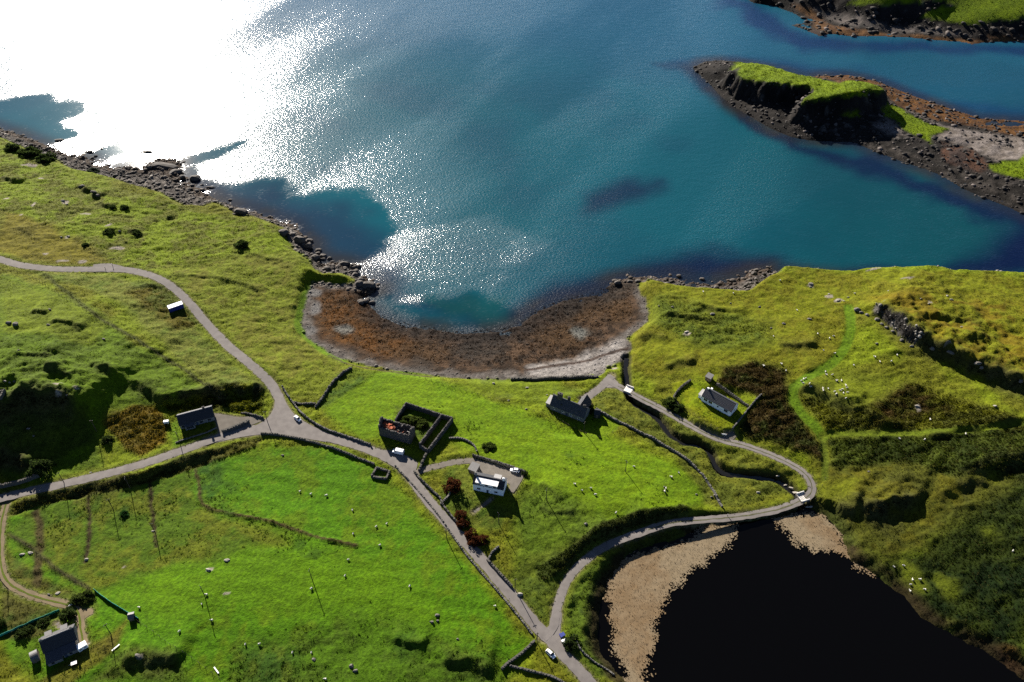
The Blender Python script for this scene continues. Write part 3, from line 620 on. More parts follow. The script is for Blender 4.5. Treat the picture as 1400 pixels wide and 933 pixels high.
fsh, fsh_d, fsh_g = far_land('far_shore', np.arange(200, 1000, 2.2), np.arange(690, 1100, 2.2),
    [(990, -30), (1010, -8), (1030, 4), (1060, 9), (1085, 18), (1105, 30), (1082, 35), (1100, 41), (1122, 50), (1135, 46), (1165, 50), (1200, 50), (1240, 51), (1280, 55), (1318, 58), (1330, 61), (1345, 58), (1400, 56), (1600, 58), (2200, 60), (2300, -150), (1700, -140), (1000, -140)],
    [(1110, 22, 1.5), (1140, 38, 1.6), (1180, 42, 1.8), (1250, 46, 2), (1330, 52, 2), (1400, 50, 2), (1150, 22, 3), (1220, 34, 3), (1300, 42, 4), (1400, 40, 5), (1040, -4, 6), (1100, 0, 9), (1135, 8, 7), (1170, 2, 13), (1200, 10, 12), (1225, 2, 16), (1240, 20, 8), (1262, 24, 8), (1290, 16, 11), (1320, 26, 10), (1350, 20, 12), (1390, 20, 13), (1400, 30, 10), (1330, 4, 16), (1280, 0, 18), (1400, 0, 18), (1600, 20, 18), (1250, -60, 24), (1600, -60, 26), (1100, -60, 16)], .9,
    [[(1255, 24), (1285, 10), (1330, 2), (1420, -10), (1420, 24), (1370, 28), (1322, 35), (1290, 29)], [(1160, 6), (1180, -4), (1240, -10), (1260, 2), (1220, 4), (1190, 6)], [(1250, -5), (1420, -20), (1600, -40), (1600, 20), (1420, 20)], [(1000, -30), (1300, -60), (1600, -80), (1600, -30), (1240, -12), (1100, -8)]],
    [([(1082, 8), (1110, 14), (1140, 36), (1200, 45), (1330, 55), (1420, 46), (1500, 48), (1500, 66), (1320, 66), (1120, 54), (1110, 28)], (0.12, .06, .022), (0.085, .042, .018)),
     ([(1110, 12), (1150, 20), (1210, 34), (1300, 42), (1325, 50), (1240, 45), (1160, 36), (1130, 26)], (0.11, .095, .085), (0.055, .05, .045)), ([(1080, 34), (1105, 36), (1135, 46), (1120, 54), (1095, 44)], (0.03, .024, .02), (0.05, .035, .03))])

# ------------------------------------------------------------------ sea
sx = axis(-640, 660, 4.0, -9000, 9000, 1.3); sy = axis(250, 880, 4.0, -2500, 16000, 1.3)
SX, SY = np.meshgrid(sx, sy)
d_main = -sdist(SX, SY, LOW)
d_isl = np.minimum(-Terrain.z(type('o', (), dict(xs=isl.xs, ys=isl.ys, H=isl_d)), SX, SY), 1e9); out = (SX < isl.xs[0] + 3) | (SX > isl.xs[-1] - 3) | (SY < isl.ys[0] + 3) | (SY > isl.ys[-1] - 3)
d_isl = np.where(out, 60, d_isl)
sw = (fbm(SX, SY, 60, 81, 4) - .5); sw2 = (fbm(SX, SY, 16, 82, 4) - .5)
SXw = SX + sw * 50 + sw2 * 14; SYw = SY + sw * 30 + sw2 * 12
scol = mix((0.003, .082, .110), (0.003, .068, .098), sstep(.35, .65, sw + .5))
scol = mix(scol, (0.008, .078, .135), sstep(560, 760, SY + SX * .25) * .8)           # deeper, bluer outer water
scol = mix(scol, (0.0025, .046, .056), sstep(60, 300, SX) * sstep(640, 450, SY) * .9)
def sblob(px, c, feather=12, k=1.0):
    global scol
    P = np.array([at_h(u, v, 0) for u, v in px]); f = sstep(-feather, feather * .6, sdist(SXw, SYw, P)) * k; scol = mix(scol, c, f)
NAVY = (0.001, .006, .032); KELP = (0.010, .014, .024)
sblob([(575, 425), (620, 445), (690, 450), (760, 412), (830, 398), (900, 382), (1060, 372), (1060, 352), (960, 348), (880, 362), (780, 385), (720, 420), (660, 430), (610, 415)], NAVY, 14, .95)
sblob([(1290, 380), (1345, 350), (1380, 310), (1400, 290), (1480, 300), (1480, 390)], NAVY, 16)
sblob([(1130, 376), (1290, 372), (1400, 370), (1400, 384), (1130, 386)], NAVY, 9, .8)
sblob([(950, 95), (985, 135), (1045, 176), (1105, 198), (1180, 207), (1290, 250), (1400, 300), (1400, 320), (1330, 300), (1250, 250), (1180, 225), (1080, 205), (1000, 168), (960, 125)], NAVY, 12, .9)  # island's cast shadow on the water, painted as a navy rim in the sea colour
sblob([(800, 270), (830, 256), (870, 262), (860, 276), (815, 285)], (0.003, .018, .045), 12, .9)
sblob([(920, 80), (950, 78), (955, 90), (935, 92)], NAVY, 8, .6)
sblob([(1000, 5), (1110, 52), (1330, 66), (1420, 62), (1420, 74), (1250, 72), (1100, 66), (1010, 30), (960, -20)], (0.002, .016, .07), 14, .85)
sblob([(955, 78), (1080, 84), (1200, 100), (1300, 135), (1420, 150), (1420, 175), (1200, 120), (1000, 90)], (0.002, .03, .085), 16, .8)
sblob([(1180, 70), (1420, 95), (1420, 150), (1290, 125), (1190, 90)], (0.003, .05, .085), 22, .5)
sblob([(520, 330), (560, 425), (505, 400), (450, 350), (300, 280), (270, 240), (360, 260), (440, 290)], (0.006, .022, .055), 16, .8)
near = sstep(16, 2, np.minimum(d_main, d_isl)) ; scol = mix(scol, mix(KELP, (0.022, .018, .014), sstep(.45, .6, sw2 + .5)), near * .85)
turq = sstep(-6, 6, sdist(SXw, SYw, [at_h(u, v, 0) for u, v in [(560, 405), (640, 412), (705, 400), (690, 438), (640, 446), (600, 440)]])); scol = mix(scol, (0.006, .065, .065), turq * .7)
# wave roughness: calm lee under the shores, ripples where the wind reaches
calm = np.zeros_like(SX)
for px, k in (([(-60, 150), (30, 132), (75, 128), (130, 150), (170, 152), (210, 178), (240, 190), (235, 222), (160, 240), (70, 205), (0, 190)], .93), ([(235, 215), (290, 205), (335, 192), (330, 200), (285, 222), (300, 258), (270, 262), (240, 232)], .9),
              ([(280, 270), (305, 250), (360, 246), (400, 268), (440, 262), (480, 268), (545, 300), (520, 350), (480, 360), (430, 350), (380, 310)], .9),
              ([(518, 402), (555, 418), (600, 405), (690, 408), (720, 435), (640, 456), (560, 446), (520, 430)], .72), ([(1250, 110), (1500, 110), (1500, 420), (1180, 380), (1000, 330), (1160, 240)], .5)):
    P = np.array([at_h(u, v, 0) for u, v in px]); calm = np.maximum(calm, k * sstep(-9, 7, sdist(SX + sw * 34 + sw2 * 30, SY + sw * 18 + sw2 * 18, P)))
rip = np.zeros_like(SX)
for px, k in (([(552, 412), (560, 404), (576, 402), (572, 411), (560, 418)], 1.0), ([(505, 360), (560, 385), (640, 380), (720, 360), (760, 330), (640, 300), (540, 320)], .45), ([(600, 400), (690, 400), (700, 375), (600, 375)], .35), ([(70, 198), (110, 185), (75, 170), (110, 155), (175, 176), (160, 195), (110, 212)], .75), ([(140, 224), (160, 213), (186, 208), (182, 214), (155, 226)], .6)):
    P = np.array([at_h(u, v, 0) for u, v in px]); rip = np.maximum(rip, k * sstep(-6, 6, sdist(SX + sw * 20 + sw2 * 26, SY + sw * 12 + sw2 * 16, P)))
calm = calm * (1 - rip)
lane = fbm((SX * .5 + SY * .86) * .35, (SX * .86 - SY * .5) * 1.3, 60, 88, 5); lane = sstep(.28, .72, lane)
scol = scol * (.64 * (.93 + .14 * lane))[..., None]
m = bpy.data.materials.new('sea_water'); nt, b = nodes_of(m); N = nt.nodes; Lk = nt.links
def an(nm):
    a = N.new('ShaderNodeAttribute'); a.attribute_name = nm; return a
def math_(op, a, b_=None, c=None):
    n = N.new('ShaderNodeMath'); n.operation = op
    for i, x in enumerate((a, b_, c)):
        if x is None: continue
        if isinstance(x, (int, float)): n.inputs[i].default_value = x
        else: Lk.new(x, n.inputs[i])
    return n.outputs[0]
geo = N.new('ShaderNodeNewGeometry')
Lk.new(an('cover').outputs['Color'], b.inputs['Base Color'])
mp = N.new('ShaderNodeMapping'); mp.inputs['Rotation'].default_value = (0, 0, R(-25)); mp.inputs['Scale'].default_value = (1, 1.7, 1)
Lk.new(geo.outputs['Position'], mp.inputs['Vector'])
w1 = N.new('ShaderNodeTexNoise'); w1.inputs['Scale'].default_value = .62; w1.inputs['Detail'].default_value = 3; w1.inputs['Roughness'].default_value = .6
w2 = N.new('ShaderNodeTexNoise'); w2.inputs['Scale'].default_value = .13; w2.inputs['Detail'].default_value = 2
Lk.new(mp.outputs[0], w1.inputs['Vector']); Lk.new(mp.outputs[0], w2.inputs['Vector'])
hgt = math_('ADD', math_('MULTIPLY', w1.outputs['Fac'], .55), math_('MULTIPLY', w2.outputs['Fac'], .45))
brk = N.new('ShaderNodeTexNoise'); brk.inputs['Scale'].default_value = .09; brk.inputs['Detail'].default_value = 5; Lk.new(geo.outputs['Position'], brk.inputs['Vector'])
brk2 = N.new('ShaderNodeTexNoise'); brk2.inputs['Scale'].default_value = .45; brk2.inputs['Detail'].default_value = 3; Lk.new(mp.outputs[0], brk2.inputs['Vector'])
cl = math_('ADD', an('calm').outputs['Fac'], math_('ADD', math_('MULTIPLY', math_('SUBTRACT', brk.outputs['Fac'], .5), .7), math_('MULTIPLY', math_('SUBTRACT', brk2.outputs['Fac'], .5), 1.1)))
sm = N.new('ShaderNodeMapRange'); sm.interpolation_type = 'SMOOTHSTEP'; Lk.new(cl, sm.inputs[0]); sm.inputs[1].default_value = .12; sm.inputs[2].default_value = .85; sm.inputs[3].default_value = 1.0; sm.inputs[4].default_value = .05
wave = math_('MULTIPLY', math_('MULTIPLY', sm.outputs[0], math_('ADD', .62, math_('MULTIPLY', an('lane').outputs['Fac'], .36))), math_('ADD', .9, math_('MULTIPLY', an('ripple').outputs['Fac'], 1.5)))
SEA_WAVE, SEA_ROUGH = .66, .12
bp = N.new('ShaderNodeBump'); bp.inputs['Distance'].default_value = 1.0
Lk.new(math_('MULTIPLY', wave, SEA_WAVE), bp.inputs['Strength']); Lk.new(hgt, bp.inputs['Height']); Lk.new(bp.outputs['Normal'], b.inputs['Normal'])
Lk.new(math_('ADD', .045, math_('MULTIPLY', wave, SEA_ROUGH)), b.inputs['Roughness'])
b.inputs['IOR'].default_value = 1.33; b.inputs['Specular IOR Level'].default_value = .5
bp2 = N.new('ShaderNodeBump'); bp2.inputs['Distance'].default_value = 1.0; Lk.new(math_('MULTIPLY', wave, .9), bp2.inputs['Strength']); Lk.new(w1.outputs['Fac'], bp2.inputs['Height'])
gl = N.new('ShaderNodeBsdfGlossy'); gl.inputs['Color'].default_value = (.012, .012, .012, 1); gl.inputs['Roughness'].default_value = .34; gm = N.new('ShaderNodeCombineColor')
for k_ in range(3): Lk.new(math_('MULTIPLY', wave, .009), gm.inputs[k_])
Lk.new(gm.outputs[0], gl.inputs['Color']); Lk.new(bp2.outputs['Normal'], gl.inputs['Normal'])
ad = N.new('ShaderNodeAddShader'); Lk.new(b.outputs[0], ad.inputs[0]); Lk.new(gl.outputs[0], ad.inputs[1]); Lk.new(ad.outputs[0], N['Material Output'].inputs['Surface'])
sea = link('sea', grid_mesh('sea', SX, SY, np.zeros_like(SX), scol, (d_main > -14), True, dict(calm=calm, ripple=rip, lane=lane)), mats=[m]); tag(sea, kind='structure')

# ------------------------------------------------------------------ lake, stream
mw = bpy.data.materials.new('peat_water'); nt, b = nodes_of(mw); b.inputs['Base Color'].default_value = (0.0012, .0011, .001, 1); b.inputs['Roughness'].default_value = .08; b.inputs['IOR'].default_value = 1.33
b.inputs['Specular IOR Level'].default_value = .25
N = nt.nodes; Lk = nt.links; nz = N.new('ShaderNodeTexNoise'); nz.inputs['Scale'].default_value = .8; geo = N.new('ShaderNodeNewGeometry'); Lk.new(geo.outputs['Position'], nz.inputs['Vector'])
bp = N.new('ShaderNodeBump'); bp.inputs['Strength'].default_value = .06; Lk.new(nz.outputs['Fac'], bp.inputs['Height']); Lk.new(bp.outputs['Normal'], b.inputs['Normal'])
def poly_sheet(name, P, z, mats, step=None):
    bm = bmesh.new(); vs = [bm.verts.new((x, y, z)) for x, y in P]; f = bm.faces.new(vs); bmesh.ops.triangulate(bm, faces=[f]); bmesh.ops.recalc_face_normals(bm, faces=bm.faces)
    if bm.faces[:][0].normal.z < 0: bmesh.ops.reverse_faces(bm, faces=bm.faces)
    me = bpy.data.meshes.new(name); bm.to_mesh(me); bm.free(); return link(name, me, None, mats)
cen = LAKE.mean(0); big = LAKE + (LAKE - cen) / np.linalg.norm(LAKE - cen, axis=1)[:, None] * 3.5
tag(poly_sheet('lake', big, LAKE_Z, [mw]), kind='structure')
def ribbon(name, L, w, lift, m, n=4, wob=0.0, crown=0.0):
    L = np.asarray(L); t = np.gradient(L[:, :2], axis=0); t /= np.linalg.norm(t, axis=1)[:, None] + 1e-9; nrm = np.stack([-t[:, 1], t[:, 0]], -1)
    V = []; k = np.linspace(-.5, .5, n + 1)
    for s in k:
        ww = w * (1 + (wob * (rng.random(len(L)) - .5) if abs(s) == .5 else 0))
        p = L.copy(); p[:, :2] += nrm * (s * ww)[..., None] if np.ndim(ww) else nrm * s * ww; p[:, 2] += lift + crown * (1 - 4 * s * s); V.append(p)
    V = np.stack(V, 1); a = np.arange(len(L) * (n + 1)).reshape(len(L), n + 1)
    f = np.stack([a[:-1, :-1], a[:-1, 1:], a[1:, 1:], a[1:, :-1]], -1).reshape(-1, 4)[:, ::-1]
    return link(name, np_mesh(name, V.reshape(-1, 3), f, smooth=True), None, [m])
STREAM_W = mat('stream_water', (0.01, .009, .007), .3, 2, .06, .3, .5)
tag(ribbon('stream', SL, 2.3, .04, STREAM_W, 2), kind='structure')

# ------------------------------------------------------------------ road surfaces
def road_mat(name, c1, c2, bump=.2):
    m = mat(name, c1, .2, .35, .9, bump, .15, rgb2=c2, detail=10); return m
ASPH = road_mat('worn_asphalt', (0.145, .130, .121), (0.195, .176, .162)); SAND = road_mat('sandy_track', (0.19, .145, .085), (0.135, .105, .06)); GRAV = road_mat('gravel', (0.17, .15, .125), (0.125, .11, .09))
for i, (nm, (L, w)) in enumerate(lines.items()):
    isroad = nm in ROADS; L = L.copy()
    o = ribbon('road' if isroad else 'track' if nm == 'farm_track' else 'path' if 'path' in nm else 'driveway', L, w, .02 + .006 * i, ASPH if isroad else SAND if nm == 'farm_track' else GRAV, 4, .22 if isroad else .3, .04 if isroad else .02)
    tag(o, kind='structure')
GRASSY = mat('track_grass', (0.075, .10, .010), .3, 2, .95, .2, .1)
tag(ribbon('track_verge', lines['road_loop'][0][40:-4], .55, .085, mat('mossy_crown', (0.085, .085, .045), .35, 1.2, .95, .2, .1), 1, 1.2), kind='structure')
tag(ribbon('track_verge', lines['farm_track'][0][:60], .7, .10, GRASSY, 1, .8), kind='structure')
for i, (nm, (P3, kind, co)) in enumerate(patches.items()):
    bm = bmesh.new()
    edge_pts = smooth_line(np.vstack([P3[:, :2], P3[:1, :2]]), 2.0)[:-1]
    vs = [bm.verts.new((x, y, 0)) for x, y in edge_pts]; f = bm.faces.new(vs); bmesh.ops.triangulate(bm, faces=[f])
    for v in bm.verts: v.co.z = co[0] * v.co.x + co[1] * v.co.y + co[2] + .075 + .006 * i
    bmesh.ops.recalc_face_normals(bm, faces=bm.faces)
    if sum(f.normal.z for f in bm.faces) < 0: bmesh.ops.reverse_faces(bm, faces=bm.faces)
    me = bpy.data.meshes.new(nm); bm.to_mesh(me); bm.free()
    tag(link('road' if kind == 'road' else 'yard', me, None, [dict(road=ASPH, yard=GRAV, track=SAND)[kind]]), kind='structure')
# ------------------------------------------------------------------ uncountable ground growth, shingle and reeds
PLANT = attr_mat('plant_cover', .9, .06, .5, 0, 1.5, .2)
STONE = attr_mat('stone_cover', .9, .25, 0, .06, 3.0, .25)
def scatter(weight, n, t=None, sd=1):
    t = t or T; r = np.random.default_rng(sd)
    dxs = np.gradient(t.xs); dys = np.gradient(t.ys)
    w = (weight * dxs[None] * dys[:, None]).ravel(); c = np.cumsum(w); k = np.searchsorted(c, r.random(n) * c[-1])
    j, i = np.unravel_index(k, t.X.shape)
    x = t.xs[i] + (r.random(n) - .5) * dxs[i]; y = t.ys[j] + (r.random(n) - .5) * dys[j]
    return x, y, t.z(x, y), j, i
def clumps(name, x, y, z, rad, hgt, color, K, leaf, sd=3, m=PLANT, up=.6):
    r = np.random.default_rng(sd); n = len(x)
    th = r.random((n, K)) * 2 * np.pi; rr = np.sqrt(r.random((n, K))) * rad[:, None]; zz = (r.random((n, K)) ** .7) * hgt[:, None] * np.sqrt(np.clip(1 - (rr / rad[:, None]) ** 2 * .8, 0, 1))
    c = np.stack([x[:, None] + rr * np.cos(th), y[:, None] + rr * np.sin(th), z[:, None] + zz], -1).reshape(-1, 3)
    s = (np.repeat(leaf, K) * (.6 + .8 * r.random(n * K)))[:, None]
    a = r.normal(size=(n * K, 3)); a /= np.linalg.norm(a, axis=1)[:, None]
    b = r.normal(size=(n * K, 3)) + np.array([0, 0, up]) * 2; b -= a * (a * b).sum(1)[:, None]; b /= np.linalg.norm(b, axis=1)[:, None]
    V = np.stack([c - a * s * .55 - b * s * .4, c + a * s * .55 - b * s * .4, c + b * s * .8], 1).reshape(-1, 3)
    F = np.arange(len(V)).reshape(-1, 3)
    cc = np.repeat(color, K, 0) * (.7 + .6 * r.random((n * K, 1))); cc = np.repeat(cc, 3, 0)
    o = link(name, np_mesh(name, V, F, cc), mats=[m]); tag(o, kind='stuff'); return o
dist = np.hypot(Y, CAM_H)
view = (np.abs(X) < (700 + 60) / FPX * (Y * cP + CAM_H * sP)) & (Y > 125) & (Y < 575)
free = sstep(.5, 1.5, onroad) * (dkw < -1) * (dstream > 2.2) * (dl > 1) * (1 - edge) * view
slabm = (col.min(-1) > .085)
wr = free * (sstep(.25, .45, amp) * .35 + sstep(.38, .5, amp)) * ~slabm
x, y, z, j, i = scatter(wr, 66000, sd=5)
am = amp[j, i]; s = np.random.default_rng(8).random(len(x)); rad = np.minimum(.12 + am * .75 * sstep(.15, .6, am), .42) * (.45 + .9 * s)
clumps('scrub', x, y, z - .05, rad, rad * (.75 + .35 * s), mix(col[j, i] * (.9 + .9 * np.random.default_rng(81).random(len(x)) ** 1.6)[:, None], np.array((0.105, .092, .026)), (np.random.default_rng(82).random(len(x)) > .9) * .5 * (am < .5)), 9, rad * .62, 6)
wg = free * sstep(.09, .2, amp) * sstep(.6, .3, amp) * (.15 + sstep(.45, .65, n2))
x, y, z, j, i = scatter(wg, 38000, sd=15); s = np.random.default_rng(9).random(len(x)); rad = .16 + .26 * s
clumps('rough_grass', x, y, z - .04, rad, rad * 1.0, col[j, i] * (1.1 + .5 * s)[:, None], 5, rad * .6, 16)
ww = sstep(2.2, .7, onroad) * sstep(.1, .5, onroad) * view * (dkw < 0)
x, y, z, j, i = scatter(ww, 9000, sd=25); s = np.random.default_rng(10).random(len(x)); rad = .14 + .3 * s
clumps('verge_grass', x, y, z - .04, rad, rad * 1.2, mix((0.09, .10, .010), (0.05, .072, .006), s), 5, rad * .55, 26)

RUSH = np.zeros_like(X)
for u, v, r_ in [(290, 655, 9), (300, 680, 8), (315, 665, 7), (345, 715, 8), (400, 735, 9), (430, 745, 9), (360, 722, 7), (170, 720, 12), (120, 700, 10), (235, 700, 12), (80, 720, 9), (240, 740, 10), (560, 880, 8), (600, 560, 9), (640, 590, 8), (780, 640, 9), (900, 680, 10), (400, 905, 14), (340, 910, 10), (660, 905, 10), (500, 870, 9), (740, 690, 8)]:
    P = T.hit(u, v); RUSH = np.maximum(RUSH, np.exp(-((X - P[0]) ** 2 + (Y - P[1]) ** 2) / (r_ * .55) ** 2 / 1.5) * (.3 + (n2 > .5)))
x, y, z, j, i = scatter(RUSH * free, 900, sd=27); s = np.random.default_rng(28).random(len(x)); rad = .25 + .35 * s
clumps('rush_clumps', x, y, z - .04, rad, rad * .9, mix((0.022, .060, .004), (0.045, .075, .006), s), 9, rad * .55, 29)
# stones: low, angular; one mesh per kind
ico = bmesh.new(); bmesh.ops.create_icosphere(ico, subdivisions=1, radius=1.0); ICO_V = np.array([v.co[:] for v in ico.verts]); ICO_F = np.array([[v.index for v in f.verts] for f in ico.faces]); ico.free()
def stones(name, x, y, z, size, color, sd=4, flat=.6, kind='stuff'):
    r = np.random.default_rng(sd); n = len(x); B = ICO_V; nb = len(B)
    th = r.random(n) * 2 * np.pi
    V = B[None] * (1 + .45 * (r.random((n, nb, 1)) - .5)); sc = np.stack([.7 + .7 * r.random(n), .7 + .5 * r.random(n), flat * (.6 + .7 * r.random(n))], -1)
    V = V * sc[:, None] * size[:, None, None]
    tx = (r.random(n) - .5) * .8; V[..., 2] += V[..., 0] * tx[:, None]
    xx = V[..., 0] * np.cos(th)[:, None] - V[..., 1] * np.sin(th)[:, None]; yy = V[..., 0] * np.sin(th)[:, None] + V[..., 1] * np.cos(th)[:, None]
    V = np.stack([xx + x[:, None], yy + y[:, None], V[..., 2] + z[:, None]], -1).reshape(-1, 3)
    F = (ICO_F[None] + (np.arange(n) * nb)[:, None, None]).reshape(-1, 3)
    o = link(name, np_mesh(name, V, F, np.repeat(color, nb, 0)), mats=[STONE]); tag(o, kind=kind); return o
shore_w = (dl > -2.5) * (dh < 1.0) * (1 - inb) * view * (X < cr[-3][0])
x, y, z, j, i = scatter(shore_w, 5200, sd=35); s = np.random.default_rng(11).random(len(x))
tone = np.random.default_rng(12).random(len(x))
stones('shore_rocks', x, y, z + .1, .25 + 1.3 * s ** 5, mix(col[j, i] * .9, (0.13, .115, .10), (tone > .85) * .5 + 0), 36)
bw = inb * (dl > .3)
x, y, z, j, i = scatter(bw, 9000, sd=45); s = np.random.default_rng(13).random(len(x))
stones('beach_stones', x, y, z, .10 + .4 * s ** 6, col[j, i] * (.65 + .6 * np.random.default_rng(14).random(len(x)))[:, None], 46, .5)
wk = inb * (dl > -2) * (shore < .72)
x, y, z, j, i = scatter(wk, 6000, sd=55); s = np.random.default_rng(17).random(len(x)); rad = .25 + .6 * s ** 2
clumps('seaweed', x, y, np.maximum(z, 0) - .03, rad, rad * .25, col[j, i] * (.75 + .45 * s)[:, None], 5, rad * .6, 56, up=.1)
x, y, z, j, i = scatter(crag * view + 1e-9, 260, sd=75); s = np.random.default_rng(71).random(len(x)); stones('crag_stones', x, y, z, .25 + .9 * s ** 3, mix(np.tile((0.05, .045, .04), (len(x), 1)), (0.15, .14, .125), s), 76, .8)
# island and far shore rocks
for t, d, g, nm, n, k in ((isl, isl_d, isl_g, 'island_rocks', 4200, 1.0), (fsh, fsh_d, fsh_g, 'far_shore_rocks', 2600, 1.5)):
    gx = np.gradient(t.H, t.xs[1] - t.xs[0]); steep = np.hypot(*gx)
    x, y, z, j, i = scatter((d > -1) * (d < 45) * (1 - g), n, t, 65); s = np.random.default_rng(18).random(n)
    tc_ = np.random.default_rng(19).random(n)
    stones(nm, x, y, z, (.35 + 1.7 * s ** 4) * k, mix(np.tile((0.018, .015, .013), (n, 1)), (0.12, .10, .09), sstep(.8, 1, tc_) * .7), 66)
    x, y, z, j, i = scatter(g, n, t, 67); s = np.random.default_rng(20).random(n); rad = (.25 + .4 * s) * k
    clumps(nm.replace('rocks', 'grass'), x, y, z - .05, rad, rad, mix((0.078, .11, .002), (0.055, .08, .003), s), 5, rad * .6, 68)
# reeds standing in the lake
REEDS = [[(838, 933), (845, 945), (862, 950), (882, 948), (880, 915), (886, 880), (895, 845), (912, 810), (940, 780), (975, 755), (1003, 735), (1004, 722), (985, 720), (955, 730), (930, 745), (900, 757), (862, 765), (845, 778), (836, 800), (832, 818), (838, 825), (833, 845), (836, 858), (842, 862), (838, 880), (848, 905), (856, 925)],
         [(1058, 714), (1075, 708), (1100, 704), (1125, 710), (1145, 728), (1148, 742), (1158, 752), (1170, 766), (1184, 776), (1190, 782), (1178, 778), (1160, 768), (1142, 752), (1110, 748), (1090, 740), (1072, 728)]]
gx_, gy_ = np.meshgrid(np.arange(30, 420, .42), np.arange(100, 300, .42)); gx_ = gx_ + rng.random(gx_.shape) * .45; gy_ = gy_ + rng.random(gy_.shape) * .45
xr = gx_ + (fbm(gx_, gy_, 7, 111, 4) - .5) * 7; yr = gy_ + (fbm(gx_, gy_, 7, 112, 4) - .5) * 6
dd = np.full(gx_.shape, -1e9)
for px in REEDS: dd = np.maximum(dd, sdist(xr, yr, at_h(*zip(*px), LAKE_Z)))
lk = sdist(gx_, gy_, LAKE) > -1.5
den = sstep(-3.2, 1.2, dd + (fbm(gx_, gy_, 2.2, 118, 2) - .5) * 2.5) * lk; sel = rng.random(gx_.shape) < den
sel2 = sel & (rng.random(gx_.shape) < .4); x = gx_[sel2]; y = gy_[sel2]; n = len(x); ct = fbm(x, y, 16, 113, 3); rr = rng.random(n)
rc = mix(mix((0.19, .145, .085), (0.155, .10, .05), sstep(.45, .62, ct)), (0.21, .17, .11), rr * .5)
K = 1; r = np.random.default_rng(21)
ang = r.random((n, K)) * 2 * np.pi; off = .4 * r.random((n, K)); hh = (.3 + .5 * r.random((n, K)) ** 2)
bx_ = x[:, None] + off * np.cos(ang); by_ = y[:, None] + off * np.sin(ang); dx_ = .05 + .05 * r.random((n, K)); wa = r.random((n, K)) * np.pi
lean = .3 * r.normal(size=(n, K, 2))
V = np.stack([np.stack([bx_ - dx_ * np.cos(wa), by_ - dx_ * np.sin(wa), np.full_like(bx_, LAKE_Z - .1)], -1), np.stack([bx_ + dx_ * np.cos(wa), by_ + dx_ * np.sin(wa), np.full_like(bx_, LAKE_Z - .1)], -1),
              np.stack([bx_ + lean[..., 0] + .07 * np.cos(wa), by_ + lean[..., 1] + .07 * np.sin(wa), LAKE_Z + hh], -1), np.stack([bx_ + lean[..., 0] - .07 * np.cos(wa), by_ + lean[..., 1] - .07 * np.sin(wa), LAKE_Z + hh * .9], -1)], 2).reshape(-1, 3)
iy_, ix_ = np.nonzero(sel); g_id = np.full(gx_.shape, -1); zz_ = LAKE_Z + .22 + .22 * (fbm(gx_, gy_, 1.6, 119, 3) - .3)
cc_ = mix(mix((0.150, .116, .072), (0.125, .084, .045), sstep(.42, .62, fbm(gx_, gy_, 16, 113, 3))), (0.17, .135, .088), .6 * fbm(gx_, gy_, 3, 115, 2))
nyy, nxx = gx_.shape; ii = np.arange(nyy * nxx).reshape(nyy, nxx); qf = np.stack([ii[:-1, :-1], ii[:-1, 1:], ii[1:, 1:], ii[1:, :-1]], -1)[sel[:-1, :-1]].reshape(-1, 4)
us = np.unique(qf); re_ = np.full(nyy * nxx, -1); re_[us] = np.arange(len(us)); mv = np.stack([gx_.ravel(), gy_.ravel(), zz_.ravel()], -1)[us]
tag(link('reed_litter', np_mesh('reed_litter', mv, re_[qf], cc_.reshape(-1, 3)[us]), mats=[attr_mat('litter_cover', .95, .05, 0, .05, 4.0, .2)]), kind='stuff')
o = link('reeds', np_mesh('reeds', V, np.arange(len(V)).reshape(-1, 4), np.repeat(rc, 4 * K, 0) * (.85 + .3 * np.repeat(r.random(n * K), 4))[:, None]), mats=[PLANT]); tag(o, kind='stuff')
print('REEDS', n)
